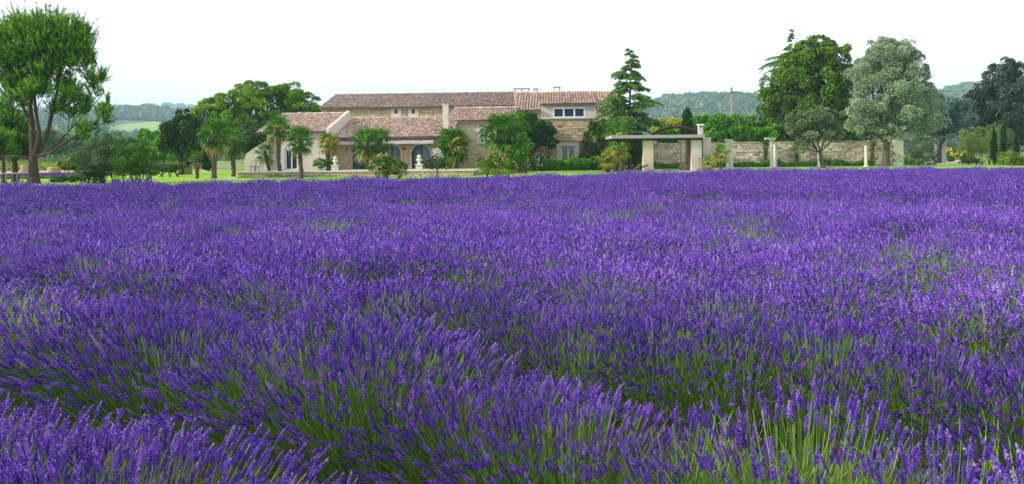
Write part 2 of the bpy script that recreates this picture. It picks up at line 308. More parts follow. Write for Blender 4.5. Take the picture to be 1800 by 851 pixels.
# ------------------------------------------------------------------ geometry-node scatter for what nobody could count
PROTO = bpy.data.collections.new('prototypes')          # not linked to the scene
def unlink_to_proto(o):
    COL.objects.unlink(o); PROTO.objects.link(o); return o
def scatter(name, pts, rz, sc, protos, idx, tilt=None):
    me = bpy.data.meshes.new(name); me.vertices.add(len(pts)); me.vertices.foreach_set('co', np.asarray(pts, np.float32).reshape(-1))
    for nm, arr in (('rz', rz), ('sc', sc)):
        a = me.attributes.new(nm, 'FLOAT', 'POINT'); a.data.foreach_set('value', np.asarray(arr, np.float32))
    a = me.attributes.new('idx', 'INT', 'POINT'); a.data.foreach_set('value', np.asarray(idx, np.int32))
    o = bpy.data.objects.new(name, me); COL.objects.link(o)
    g = bpy.data.node_groups.new(name + '_nodes', 'GeometryNodeTree')
    g.interface.new_socket('Geometry', in_out='INPUT', socket_type='NodeSocketGeometry'); g.interface.new_socket('Geometry', in_out='OUTPUT', socket_type='NodeSocketGeometry')
    N = g.nodes.new; L = g.links.new; gi = N('NodeGroupInput'); go = N('NodeGroupOutput')
    m2p = N('GeometryNodeMeshToPoints'); L(gi.outputs[0], m2p.inputs[0]); jn = N('GeometryNodeJoinGeometry')
    for k, p in enumerate(protos):
        oi = N('GeometryNodeObjectInfo'); oi.inputs['Object'].default_value = p; oi.inputs['As Instance'].default_value = True
        ip = N('GeometryNodeInstanceOnPoints'); L(m2p.outputs[0], ip.inputs['Points']); L(oi.outputs['Geometry'], ip.inputs['Instance'])
        na = N('GeometryNodeInputNamedAttribute'); na.data_type = 'INT'; na.inputs[0].default_value = 'idx'
        cp = N('FunctionNodeCompare'); cp.data_type = 'INT'; cp.operation = 'EQUAL'; L(na.outputs[0], [s for s in cp.inputs if s.name == 'A' and s.type == 'INT'][0]); [s for s in cp.inputs if s.name == 'B' and s.type == 'INT'][0].default_value = k
        L(cp.outputs[0], ip.inputs['Selection'])
        nr = N('GeometryNodeInputNamedAttribute'); nr.data_type = 'FLOAT'; nr.inputs[0].default_value = 'rz'; cx = N('ShaderNodeCombineXYZ'); L(nr.outputs[0], cx.inputs[2]); L(cx.outputs[0], ip.inputs['Rotation'])
        ns = N('GeometryNodeInputNamedAttribute'); ns.data_type = 'FLOAT'; ns.inputs[0].default_value = 'sc'; L(ns.outputs[0], ip.inputs['Scale'])
        L(ip.outputs[0], jn.inputs[0])
    L(jn.outputs[0], go.inputs[0]); md = o.modifiers.new('scatter', 'NODES'); md.node_group = g; return o

def leaf_quads(mb, C, D, L_, W_, mi=0, var=None, fold=0.15):
    """rhombus leaves: centre C, axis D, length L_, width W_"""
    n = len(C); D = norm(D); R = norm(rng.normal(size=(n, 3))); B = norm(np.cross(D, R)); Nn = np.cross(D, B)
    L_ = np.broadcast_to(L_, (n,))[:, None]; W_ = np.broadcast_to(W_, (n,))[:, None]
    V = np.stack([C - D * L_ / 2, C + B * W_ / 2 + Nn * W_ * fold, C + D * L_ / 2, C - B * W_ / 2 + Nn * W_ * fold], 1).reshape(-1, 3)
    i = np.arange(n)[:, None] * 4; Fc = i + np.array([[0, 1, 2, 3]])
    mb.add(V, Fc, mi, rng.uniform(0, 1, n) if var is None else var)
def sph(n): return norm(rng.normal(size=(n, 3)))

# far woods on the hills, as one mass
def blob_tree(name, m):
    mb = MB()
    for _ in range(3):
        c = np.array([rng.uniform(-.3, .3), rng.uniform(-.3, .3), rng.uniform(.4, .75)]); d = sph(1)
        t = np.linspace(0, PI, 5)[:, None]; p = np.linspace(0, 2 * PI, 7)[None, :-1]
        V = np.stack([np.sin(t) * np.cos(p), np.sin(t) * np.sin(p), np.cos(t) + 0 * p], -1).reshape(-1, 3) * rng.uniform(.75, 1.2, (30, 1)) * np.array([.45, .45, .55]) + c
        Fc = [(i * 6 + j, i * 6 + (j + 1) % 6, (i + 1) * 6 + (j + 1) % 6, (i + 1) * 6 + j) for i in range(4) for j in range(6)]
        mb.add(V, Fc, 0, rng.uniform(0.1, 0.9, 24))
    return unlink_to_proto(mb.build(name, m))
bt = [blob_tree('hill_tree', M['hillwood']) for _ in range(3)]
def woods(name, hi, n, sz, cond, label):
    zf, D0, D1, X0, X1 = HILLS[hi]
    Y = rng.uniform(D0, D1 * 1.02, n * 3); X = rng.uniform(-0.75, 0.75, n * 3) * Y
    pxx = 900 + X / Y * F
    k = cond(X, Y, pxx); X, Y = X[k][:n], Y[k][:n]
    s = sz * rng.uniform(.6, 1.25, len(X)); o = scatter(name, np.stack([X, Y, zf(X, Y) - s * .15], 1), rng.uniform(0, 6.3, len(X)), s, bt, rng.integers(0, 3, len(X)))
    return stuff(o, label, 'woods')
notfield = lambda X, Y, p: ~((p > 182) & (p < 322) & (Y > 930) & (Y < 1320)) & (nz2(X, Y, 120, 9) > 0.22)
woods('hill_woods', 0, 15000, 12, notfield, 'dark wooded slopes of the nearer hills behind the farmhouse')
woods('far_hill_woods', 1, 9000, 20, lambda X, Y, p: nz2(X, Y, 400, 4) > 0.3, 'pale woods on the farthest hazy ridge')
# hedge belts at the foot of the hills
Y = rng.uniform(420, 880, 2600); X = rng.uniform(-.8, .8, 2600) * Y; k = nz2(X, Y, 70, 2) > 0.5; X, Y = X[k], Y[k]; s = rng.uniform(7, 13, len(X))
stuff(scatter('valley_woods', np.stack([X, Y, -0.1 * s], 1), rng.uniform(0, 6.3, len(X)), s, bt, rng.integers(0, 3, len(X))), 'belts of trees across the valley floor below the hills', 'woods')

# ------------------------------------------------------------------ lavender
BL = 0.6
def spike_template(lod):
    """unit flower spike along +z: radius and height given by the scaling"""
    mb = MB(); r = random.Random(lod)
    if lod == 0:
        zs = [0.0, .17, .30, .42, .54, .65, .75, .84, .93]; rs = [.30, .52, .56, .55, .52, .46, .38, .28, .16]
        for w, (z, R) in enumerate(zip(zs, rs)):
            nb = 6 if w < 7 else 4
            for b in range(nb):
                a = 2 * PI * (b + 0.5 * (w % 2)) / nb + r.uniform(-.3, .3); up = r.uniform(.07, .16); rr = R * r.uniform(.75, 1.3)
                c = np.array([math.cos(a), math.sin(a), 0]); s = np.array([-math.sin(a), math.cos(a), 0]); z0 = z + r.uniform(-.03, .03)
                base = c * .08 + np.array([0, 0, z0]); tip = c * rr + np.array([0, 0, z0 + up]); mid = (base + tip) / 2; hw = .20
                V = [base, mid + s * hw + [0, 0, -.02], tip, mid - s * hw + [0, 0, -.02], mid + [0, 0, .055] + c * .1]
                mb.add(V, [(0, 1, 4), (1, 2, 4), (2, 3, 4), (3, 0, 4), (0, 3, 2, 1)][:4], 0, min(1, max(0, r.gauss(.52, .24))))
        tube(mb, [(0, 0, -.05), (0, 0, .95)], [.10, .12], 3, 0, .1)
    elif lod == 1:
        for w, (z, R) in enumerate(((.08, .44), (.32, .56), (.56, .52), (.80, .34))):
            nb = 4; a0 = w * .8
            ring = [(R * math.cos(a0 + 2 * PI * b / nb) * (1.25 if b % 2 else .8), R * math.sin(a0 + 2 * PI * b / nb) * (1.25 if b % 2 else .8), z + (.05 if b % 2 else .0)) for b in range(nb)]
            V = ring + [(0, 0, z - .14), (0, 0, z + .22)]
            Fc = [(b, (b + 1) % nb, 5) for b in range(nb)] + [((b + 1) % nb, b, 4) for b in range(nb)]
            mb.add(V, Fc, 0, [min(1, max(0, r.gauss(.5, .25))) for _ in Fc])
    else:
        for w, (z, R) in enumerate(((.22, .56), (.66, .46))):
            ring = [(R * math.cos(w + 2.09 * b), R * math.sin(w + 2.09 * b), z) for b in range(3)]; V = ring + [(0, 0, z - .26), (0, 0, z + .38)]
            Fc = [(b, (b + 1) % 3, 4) for b in range(3)] + [((b + 1) % 3, b, 3) for b in range(3)]
            mb.add(V, Fc, 0, [min(1, max(0, r.gauss(.5, .22))) for _ in Fc])
    V = np.concatenate(mb.V); return V, [(f, v) for f, _, v in mb.F]
SPT = [spike_template(i) for i in range(3)]
def lavender(lod, n, seed, sparse=0.0, tall=1.0, lean=(0, 0)):
    """returns three builders: leaves, stems, flowers. The row runs along local x."""
    g = np.random.default_rng(seed); lv, st, fl = MB(), MB(), MB()
    # tips spread over a long dome
    a = g.uniform(0, 2 * PI, n); q = np.sqrt(g.uniform(0, 1, n)); ex_, ey_ = 0.52, 0.82
    bx = np.cos(a) * q * 0.32; by = np.sin(a) * q * 0.42
    tx = np.cos(a) * q * ex_ + g.normal(0, .05, n) + lean[0]; ty = np.sin(a) * q * ey_ + g.normal(0, .05, n) + lean[1]
    top = (0.60 - 0.24 * q ** 2.2 + g.normal(0, .035, n)) * tall
    dip = g.uniform(0, 1, n) < .36; top = np.where(dip, top - g.uniform(.03, .22, n), top); top = np.clip(top, .14, .8)
    base = np.stack([bx, by, np.full(n, .06)], 1); tip = np.stack([tx, ty, top], 1)
    mid = (base + tip) / 2 + np.stack([(tx - bx) * -.10, (ty - by) * -.10, np.full(n, .07)], 1)
    d = norm(tip - mid + np.array([0, 0, .03])); ln = g.uniform(.050, .085, n); keep = g.uniform(0, 1, n) > sparse
    # stems
    A, B = frames(d); w = (.0014, .0032, .0055)[lod]
    if lod == 0:
        m2 = .25 * base + .5 * mid + .25 * tip; pts = [base, m2, tip]
        for s in range(2):
            p, q2 = pts[s], pts[s + 1]; V = []
            for k in range(3):
                o_ = (A * math.cos(2.09 * k) + B * math.sin(2.09 * k)) * w; V += [p + o_, q2 + o_]
            V = np.stack(V, 1).reshape(-1, 3); i = np.arange(n)[:, None] * 6
            for k in range(3):
                kk = (k + 1) % 3; st.add(V if k == 0 else np.zeros((0, 3)), (i + np.array([[2 * k, 2 * kk, 2 * kk + 1, 2 * k + 1]])) - (0 if k == 0 else len(V)), 0, g.uniform(.1, .9, n))
    else:
        V = np.stack([base + A * w * 1.3, base - A * w * 1.3, mid - A * w, tip, mid + A * w], 1).reshape(-1, 3)
        tn_ = g.uniform(.2, 1, n); st.add(V, np.arange(n)[:, None] * 5 + np.array([[0, 1, 2, 4]]), 0, tn_); st.add(np.zeros((0, 3)), np.arange(n)[:, None] * 5 - len(V) + np.array([[4, 2, 3]]), 0, tn_)
    # flower spikes
    kb = np.where(keep)[0]; T, FS = SPT[lod]; kr = g.uniform(0, 6.28, len(kb)); ca, sa = np.cos(kr)[:, None], np.sin(kr)[:, None]
    A2 = A[kb] * ca + B[kb] * sa; B2 = np.cross(d[kb], A2); R = (.0145, .0152, .019)[lod] * g.uniform(.8, 1.25, len(kb)); Ln = ln[kb] * (1, 1, 1.15)[lod]
    V = tip[kb][:, None, :] + T[None, :, 0:1] * (A2 * R[:, None])[:, None, :] + T[None, :, 1:2] * (B2 * R[:, None])[:, None, :] + T[None, :, 2:3] * (d[kb] * Ln[:, None])[:, None, :]
    off = np.arange(len(kb))[:, None, None] * len(T); tone = g.normal(0, .17, len(kb))[:, None]; first = True
    for f, v in FS:
        Fc = (off + f[None]).reshape(-1, f.shape[1]); vv = np.clip(v[None, :] + tone, 0, 1).reshape(-1)
        fl.add(V.reshape(-1, 3) if first else np.zeros((0, 3)), Fc - (0 if first else len(V.reshape(-1, 3))), 0, vv); first = False
    # basal leaves, a dense grey-green cushion
    m = int((620, 300, 110)[lod] * (1.9 if sparse > .3 else 1)); a = g.uniform(0, 2 * PI, m); q = np.sqrt(g.uniform(0, 1, m)); c = np.stack([np.cos(a) * q * .40, np.sin(a) * q * .50, g.uniform(.05, 1, m) * (.34 - .2 * q ** 2) * (1.55 if sparse > .3 else 1.0)], 1)
    dd = norm(np.stack([np.cos(a) * (.25 + q), np.sin(a) * (.25 + q), g.uniform(.7, 1.6, m)], 1) + g.normal(0, .25, (m, 3)))
    global rng; old = rng; rng = g
    leaf_quads(lv, c, dd, g.uniform(.08, .17, m) * (1, 1.2, 1.6)[lod], (.006, .008, .016)[lod], 0, np.clip(g.uniform(0, 1, m) + (.25 if sparse > .3 else 0), 0, 1)); rng = old
    return lv, st, fl
def lav_object(lod, n, seed, **k):
    lv, st, fl = lavender(lod, n, seed, **k); r = thing('lavender_bush', 'x', 'lavender')
    for nm, b, m in (('leaves', lv, 'lavleaf'), ('stems', st, 'stem'), ('flower_spikes', fl, 'spike')):
        o = b.build(nm, M[m], r, local=True); o['kind'] = 'stuff'
    return r
def lav_single(lod, n, seed, **k):
    lv, st, fl = lavender(lod, n, seed, **k); mb = MB()
    for i, b in enumerate((lv, st, fl)):
        off = mb.n
        for v in b.V: mb.V.append(v); mb.n += len(v)
        for f, _, v in b.F: mb.F.append((f + off, np.full(len(f), i, np.int32), v))
    return unlink_to_proto(mb.build('lavender_mass', [M['lavleaf'], M['stem'], M['spike']]))
ROWD = norm(np.array([0.845, -0.535])); ROWN = np.array([0.535, 0.845])
row_ang = math.atan2(ROWD[1], ROWD[0])
bx_, by_ = [], []
for k in range(-60, 75):
    off = 1.45 + 1.7 * k + 0.0
    for s in np.arange(-120, 120, 0.50):
        p = ROWD * (s + 0.25 * (k % 2)) + ROWN * off
        bx_.append(p[0]); by_.append(p[1])
        if off > 4.0 and random.random() < min(.85, (off - 3.0) * .25):       # the rows have grown into each other here
            p = p + ROWN * (.85 + random.uniform(-.12, .12)) + ROWD * .25; bx_.append(p[0]); by_.append(p[1])
bp = np.stack([bx_, by_], 1); bp = bp + rng.normal(0, 1, bp.shape) * np.array([.06, .06])
dist = np.hypot(bp[:, 0], bp[:, 1]); ins = (bp[:, 1] < edgeY(bp[:, 0]) - .6) & (bp[:, 1] > -3) & (dist > 1.15) & (np.abs(bp[:, 0]) < bp[:, 1] * .78 + 6)
bp, dist = bp[ins], dist[ins]; order = np.argsort(dist); bp, dist = bp[order], dist[order]
pxs = 900 + F * bp[:, 0] / np.maximum(bp[:, 1], .3); inview = (bp[:, 1] > .9) & (pxs > -150) & (pxs < 1950) & (dist > 1.5)
indiv = np.zeros(len(bp), bool); indiv[np.where(inview)[0][:300]] = True
patch = nz2(bp[:, 0], bp[:, 1], 1.3, 1); patch2 = nz2(bp[:, 0], bp[:, 1], 9.0, 6)
scl = rng.uniform(.86, 1.12, len(bp)) * (0.9 + .2 * nz2(bp[:, 0], bp[:, 1], 2.2, 8)); scl = scl * 1.0
rz = row_ang + np.where(rng.uniform(0, 1, len(bp)) < .5, 0, PI) + rng.normal(0, .12, len(bp))
thin = (patch < .29) | (rng.uniform(0, 1, len(bp)) < .08)
L0 = [lav_object(0, 600, 11), lav_object(0, 600, 12, lean=(.05, .03)), lav_object(0, 560, 13, tall=1.06), lav_object(0, 400, 14, sparse=.42)]
L1 = [lav_object(1, 560, 21), lav_object(1, 560, 22, lean=(-.05, .04)), lav_object(1, 520, 23, tall=1.06), lav_object(1, 400, 24, sparse=.55)]
G_LAV = 'lavender bushes in the near rows of the field'
pr = {0: L0, 1: L1}
wholab = {False: 'purple lavender bush in full bloom in the near rows of the field', True: 'thin lavender bush with green stems showing between few purple spikes in the near rows'}
used = set()
for i in np.where(indiv)[0]:
    lod = 0 if dist[i] < 6.5 else 1; k = 3 if thin[i] else rng.integers(0, 3); src = pr[lod][k]; loc = (bp[i, 0], bp[i, 1], 0.0)
    if src.name in used: o = copy_tree(src, loc, rz[i], scl[i])
    else: used.add(src.name); o = src; o.location = [float(v) for v in loc]; o.rotation_euler.z = rz[i]; o.scale = (scl[i],) * 3
    o['label'] = wholab[bool(thin[i])]; o['group'] = G_LAV if not thin[i] else 'sparse green-stemmed lavender bushes in the near rows'
for s in L0 + L1:
    if s.name not in used:
        for c in list(s.children): bpy.data.objects.remove(c)
        bpy.data.objects.remove(s)
SF = [lav_single(1, 380, 31), lav_single(1, 360, 32, sparse=.35), lav_single(2, 400, 33), lav_single(2, 400, 34, tall=1.08), lav_single(2, 360, 35, sparse=.5), lav_single(2, 400, 36, lean=(.04, .05))]
rest = ~indiv; rb = bp[rest]; rd = dist[rest]; rt = thin[rest]
ix = np.where(rd < 19, np.where(rt, 1, 0), np.where(rt, 4, rng.choice([2, 3, 5], len(rb))))
stuff(scatter('lavender_field', np.concatenate([rb, np.zeros((len(rb), 1))], 1), rz[rest], scl[rest], SF, ix), 'purple lavender rows running back to the lawn in front of the farmhouse', 'lavender')

# ------------------------------------------------------------------ the farmhouse
TH = math.radians(3.0); U = np.array([math.cos(TH), -math.sin(TH), 0]); NB = np.array([math.sin(TH), math.cos(TH), 0]); ZV = np.array([0, 0, 1.0])
house = thing('farmhouse', 'long stone farmhouse with terracotta roofs at several heights behind the palms', 'house', (*XY(760, 84), 0))
def local_frame(A):
    A = np.array([A[0], A[1], 0.0])
    return lambda V: A + np.asarray(V)[:, 0:1] * U + np.asarray(V)[:, 1:2] * NB + np.asarray(V)[:, 2:3] * ZV     # (u, back, z)
def span(pxA, pxB, Y):
    ax, ay = XY(pxA, Y); k = (pxB - 900) / F; c, s = math.cos(TH), math.sin(TH); L = (k * ay - ax) / (c + k * s); return (ax, ay), L
def in_open(u0, u1, z0, z1, ops, pad=0.03):
    for o in ops:
        if u1 > o[0] - pad and u0 < o[1] + pad and z1 > o[2] - pad and z0 < o[3] + pad:
            if len(o) > 4 and o[4]:      # arch: only where the ring is
                cx = (o[0] + o[1]) / 2; R = (o[1] - o[0]) / 2; zc = o[3] - R; mz = min(max(z0, zc), z1)
                du = 0 if u0 < cx < u1 else min(abs(u0 - cx), abs(u1 - cx))
                if z0 > zc and math.hypot(du, z0 - zc) > R + .12: continue
            return True
    return False
def wall(parent, Mf, L, z0, z1, ops, m, name='wall', thick=0.45, D=0.0):
    us = sorted({0.0, L, *[o[0] for o in ops], *[o[1] for o in ops]}); zs = sorted({z0, z1, *[o[2] for o in ops], *[o[3] for o in ops]})
    us = [u for u in us if -1e-6 <= u <= L + 1e-6]; zs = [z for z in zs if z0 - 1e-6 <= z <= z1 + 1e-6]; mb = MB()
    for a, b in zip(us[:-1], us[1:]):
        for c, d in zip(zs[:-1], zs[1:]):
            cu, cz = (a + b) / 2, (c + d) / 2
            if any(o[0] < cu < o[1] and o[2] < cz < o[3] for o in ops): continue
            for dd in (D, D + thick): mb.add(Mf([(a, dd, c), (b, dd, c), (b, dd, d), (a, dd, d)]), [(0, 1, 2, 3)])
    for o in ops:
        a, b, c, d = o[:4]; t = thick
        if len(o) > 4 and o[4]:
            R = (b - a) / 2; cx = (a + b) / 2; zc = d - R; n = 12; arc = [(cx - R * math.cos(PI * k / n), zc + R * math.sin(PI * k / n)) for k in range(n + 1)]
            for (x0, y0), (x1, y1) in zip(arc[:-1], arc[1:]):
                mb.add(Mf([(x0, D, y0), (x1, D, y1), (x1, D, d + .001), (x0, D, d + .001)]), [(0, 1, 2, 3)])
                mb.add(Mf([(x0, D, y0), (x1, D, y1), (x1, D + t, y1), (x0, D + t, y0)]), [(0, 1, 2, 3)])
            d = zc
        else: mb.add(Mf([(a, D, d), (b, D, d), (b, D + t, d), (a, D + t, d)]), [(0, 1, 2, 3)])
        mb.add(Mf([(a, D, c), (a, D, d), (a, D + t, d), (a, D + t, c)]), [(0, 1, 2, 3)]); mb.add(Mf([(b, D, c), (b, D, d), (b, D + t, d), (b, D + t, c)]), [(0, 1, 2, 3)])
        mb.add(Mf([(a, D, c), (b, D, c), (b, D + t, c), (a, D + t, c)]), [(0, 1, 2, 3)])
    return mb.build(name, m, parent)
def stone_geo(u0, u1, z0, z1, depth, r):
    j = lambda s: r.uniform(-s, s); w, h = u1 - u0, z1 - z0; i = .028
    b = [(u0 + j(.01), 0, z0 + j(.01)), (u1 + j(.01), 0, z0 + j(.01)), (u1 + j(.01), 0, z1 + j(.01)), (u0 + j(.01), 0, z1 + j(.01))]
    f = [(u0 + i + j(.02), -depth + j(.008), z0 + i + j(.015)), (u1 - i + j(.02), -depth + j(.008), z0 + i + j(.015)), (u1 - i + j(.02), -depth + j(.008), z1 - i + j(.015)), (u0 + i + j(.02), -depth + j(.008), z1 - i + j(.015))]
    return b + f, [(4, 5, 6, 7), (0, 1, 5, 4), (1, 2, 6, 5), (2, 3, 7, 6), (3, 0, 4, 7)]
def stones(parent, Mf, L, z0, z1, ops, m, D=0.0, hr=(.12, .24), wr=(.2, .52), u0=0.0, skip=0.02, name='stones', seed=1, collect=None):
    r = random.Random(seed); mb = MB(); z = z0
    while z < z1 - .05:
        h = min(r.uniform(*hr), z1 - z); u = u0 - r.uniform(0, .2)
        while u < L:
            w = r.uniform(*wr) * (1.0 if r.random() > .15 else .55); a, b = max(u, u0), min(u + w, L)
            if b - a > .08 and not in_open(a, b, z, z + h, ops) and r.random() > skip:
                g = .014; V, Fc = stone_geo(a + g, b - g, z + g, z + h - g, r.uniform(.02, .055), r); V = np.array(V); V[:, 1] += D
                tone = min(1, max(0, r.gauss(.55, .22)))
                if collect is None: mb.add(Mf(V), Fc, 0, tone)
                else: collect.append((Mf(V), Fc, tone))
            u += w
        z += h
    if collect is None and mb.n: return stuff(mb.build(name, m, parent))
def roof(parent, Mf, u0, u1, d0, z0, d1, z1, m, seed=1, back=True, name='roof', over=0.35, ridge=True, wob=0.03):
    """tiled slope rising from (d0,z0) to (d1,z1); laid with canal tiles"""
    r = random.Random(seed); sl = (z1 - z0) / (d1 - d0); mb = MB()
    e0 = (d0 - over, z0 - over * sl); th = .10
    V = [(u0, e0[0], e0[1]), (u1, e0[0], e0[1]), (u1, d1, z1), (u0, d1, z1)]; V += [(a, b, c - th) for a, b, c in V]
    Fc = [(0, 1, 2, 3), (4, 7, 6, 5), (0, 4, 5, 1), (1, 5, 6, 2), (3, 2, 6, 7), (0, 3, 7, 4)]; mb.add(Mf(V), Fc)
    if back:
        dz = z1 - sl * (d1 - d0); V = [(u0, d1, z1), (u1, d1, z1), (u1, 2 * d1 - d0, dz), (u0, 2 * d1 - d0, dz)]; mb.add(Mf(V), [(0, 1, 2, 3)])
    ro = mb.build(name, M['roofbase'], parent)
    tb = MB(); S = math.hypot(d1 - e0[0], z1 - e0[1]); dd = np.array([(d1 - e0[0]) / S, (z1 - e0[1]) / S]); nn = np.array([-dd[1], dd[0]])
    pitch = .285; step = .36; n = max(1, int((u1 - u0) / pitch)); pitch = (u1 - u0) / n; ang = np.linspace(.0, PI, 5)
    for i in range(n):
        uc = u0 + (i + .5) * pitch; s = -.04
        while s < S - .05:
            l = step + .08; sag = wob * math.sin(uc * .9 + seed) * math.sin(PI * min(s, S) / S) - wob * .5
            ra, rb = .125 + r.uniform(-.008, .008), .100; jx = r.uniform(-.015, .015); up = r.uniform(0, .015)
            prof = []
            for R, q, lift in ((ra, s, .035 + up), (rb, min(s + l, S + .02), .0)):
                for a in ang:
                    uu = uc + jx + R * math.cos(a); hh = R * .95 * math.sin(a) + lift + .012 + sag; prof.append((uu, e0[0] + dd[0] * q + nn[0] * hh, e0[1] + dd[1] * q + nn[1] * hh))
            k = len(ang); Fc = [(j, j + 1, k + j + 1, k + j) for j in range(k - 1)]
            # thickness rim at the lower end
            base = len(prof); prof += [(uc + jx + (ra - .03) * math.cos(a), e0[0] + dd[0] * s + nn[0] * (max(0, (ra - .03)) * .95 * math.sin(a) + .03 + sag), e0[1] + dd[1] * s + nn[1] * ((ra - .03) * .95 * math.sin(a) + .03 + sag)) for a in ang]
            Fc += [(base + j, base + j + 1, j + 1, j) for j in range(k - 1)]
            tb.add(Mf(prof), Fc, 0, min(1, max(0, r.gauss(.52, .24)))); s += step
    if ridge:
        u = u0
        while u < u1:
            l = .42; R = .13; prof = []
            for q in (u, min(u + l, u1)):
                for a in ang: prof.append((q, d1 + R * math.cos(a), z1 + R * math.sin(a) + .04))
            k = len(ang); tb.add(Mf(prof), [(j, j + 1, k + j + 1, k + j) for j in range(k - 1)], 0, min(1, max(0, r.gauss(.6, .2)))); u += .38
    t = tb.build('tiles', m, ro); t['kind'] = 'stuff'; return ro
def window_part(parent, Mf, u0, u1, z0, z1, D, nx=1, nz=1, fr='paint', glass='glass', name='window', arch=False, curtain=False, bar=.06):
    mb = MB(); w = bar
    if not arch:
        mb.box(u0, u0 + w, D, D + .07, z0, z1, M=Mf); mb.box(u1 - w, u1, D, D + .07, z0, z1, M=Mf); mb.box(u0 + w, u1 - w, D, D + .07, z0, z0 + w, M=Mf); mb.box(u0 + w, u1 - w, D, D + .07, z1 - w, z1, M=Mf)
    else:
        R = (u1 - u0) / 2; cx = (u0 + u1) / 2; zc = z1 - R
        mb.box(u0, u0 + w, D, D + .07, z0, zc, M=Mf); mb.box(u1 - w, u1, D, D + .07, z0, zc, M=Mf)
        n = 14
        for k in range(n):
            a0, a1 = PI * k / n, PI * (k + 1) / n; q = [(cx - r_ * math.cos(a), dd, zc + r_ * math.sin(a)) for a in (a0, a1) for r_ in (R - w, R) for dd in (D, D + .07)]
            mb.add(Mf(q), [(0, 2, 6, 4), (1, 5, 7, 3), (0, 4, 5, 1), (2, 3, 7, 6)])
    o = mb.build(name, M[fr], parent); zt = z1 - w
    for i in range(1, nx):
        u = u0 + (u1 - u0) * i / nx; mb = MB(); mb.box(u - w * .6, u + w * .6, D - .005, D + .065, z0 + w, zt, M=Mf); mb.build('mullion', M[fr], o)
    for j in range(1, nz):
        z = z0 + (z1 - z0) * j / nz; mb = MB(); mb.box(u0 + w, u1 - w, D - .003, D + .06, z - .02, z + .02, M=Mf); mb.build('glazing_bar', M[fr], o)
    for i in range(nx):
        a = u0 + w + (u1 - u0 - 2 * w) * i / nx; b = u0 + w + (u1 - u0 - 2 * w) * (i + 1) / nx
        if not arch:
            mb = MB(); mb.box(a, b, D + .03, D + .04, z0 + w, zt, M=Mf); mb.build('pane', M[glass], o)
        else:
            R = (u1 - u0) / 2; cx = (u0 + u1) / 2; zc = z1 - R; n = 8; top = []
            for k in range(n + 1):
                u = a + (b - a) * k / n; top.append((u, D + .035, zc + math.sqrt(max(0, (R - .02) ** 2 - (u - cx) ** 2))))
            V = [(a, D + .035, z0), (b, D + .035, z0)] + top[::-1]; mb = MB(); mb.add(Mf(V), [tuple(range(len(V)))]); mb.build('pane', M[glass], o)
        if curtain:
            n = 20; V = []
            for k in range(n + 1):
                u = a + .04 + (b - a - .08) * k / n; dd = D + .25 + .035 * math.sin(k * 1.9 + i); V += [(u, dd, z0 + .02), (u, dd, z1 - .05)]
            mb = MB(); mb.add(Mf(V), [(2 * k, 2 * k + 2, 2 * k + 3, 2 * k + 1) for k in range(n)]); mb.build('curtain', M['curtain'], o, smooth=True)
    return o
def shell(parent, Mf, L, z0, ze, dr, zr, m, name='wall', back=True, t=0.0):
    """gable walls and back wall"""
    d2 = 2 * dr if back else dr; mb = MB()
    for u in (0.0, L):
        for q in (.0, .4):
            uu = u + (q if u == 0 else -q); V = [(uu, t, z0), (uu, t, ze), (uu, dr, zr), (uu, d2, ze if back else zr), (uu, d2, z0)]; mb.add(Mf(V), [(0, 1, 2, 3, 4)])
    mb.add(Mf([(0, d2, z0), (L, d2, z0), (L, d2, ze if back else zr), (0, d2, ze if back else zr)]), [(0, 1, 2, 3)])
    mb.add(Mf([(0.1, t + .1, z0 + .02), (L - .1, t + .1, z0 + .02), (L - .1, d2, z0 + .02), (0.1, d2, z0 + .02)]), [(0, 1, 2, 3)])
    return mb.build(name, m, parent)
def zat(px, py, Y): return float(P(px, py, Y)[2])
def u_at(A, px):      # position along a wing's front for a pixel column
    return span(900, 900, 90) and ((px - 900) / F * A[1] - A[0]) / (math.cos(TH) + (px - 900) / F * math.sin(TH))

# back wing: long brown roof, stone wall, two little windows in white surrounds
A, L = span(566, 906, 95); Mf = local_frame(A); ze, zr = zat(740, 187.5, 95), zat(740, 166, 102)
ops = []
for px in (697, 727.5):
    u = u_at(A, px); zc = zat(px, 196, 94.5); ops.append((u - .17, u + .17, zc - .26, zc + .26))
wall(house, Mf, L, 0, ze, ops, M['mortar']); stones(house, Mf, L, 4.6, ze - .05, [(o[0] - .3, o[1] + .3, o[2] - .5, o[3] + .28) for o in ops], M['stone'], seed=3)
shell(house, Mf, L, 0, ze, 7, zr, M['mortar'])
for o in ops:
    s = MB(); a, b, c, d = o[0] - .42, o[1] + .42, o[2] - .62, o[3] + .38
    s.box(a, o[0], -.06, .02, c, d, M=Mf); s.box(o[1], b, -.06, .02, c, d, M=Mf); s.box(o[0], o[1], -.06, .02, c, o[2], M=Mf); s.box(o[0], o[1], -.06, .02, o[3], d, M=Mf)
    w = window_part(house, Mf, o[0] + .002, o[1] - .002, o[2], o[3], .12, fr='darkwood'); s.build('surround', M['whitestone'], w)
roof(house, Mf, -.25, L, 0, ze, 7, zr, M['tilebrown'], seed=3)
mb = MB(); mb.box(-.1, L, -.22, 0.0, ze - .26, ze - .10, M=Mf); mb.build('cornice', M['cream'], house)

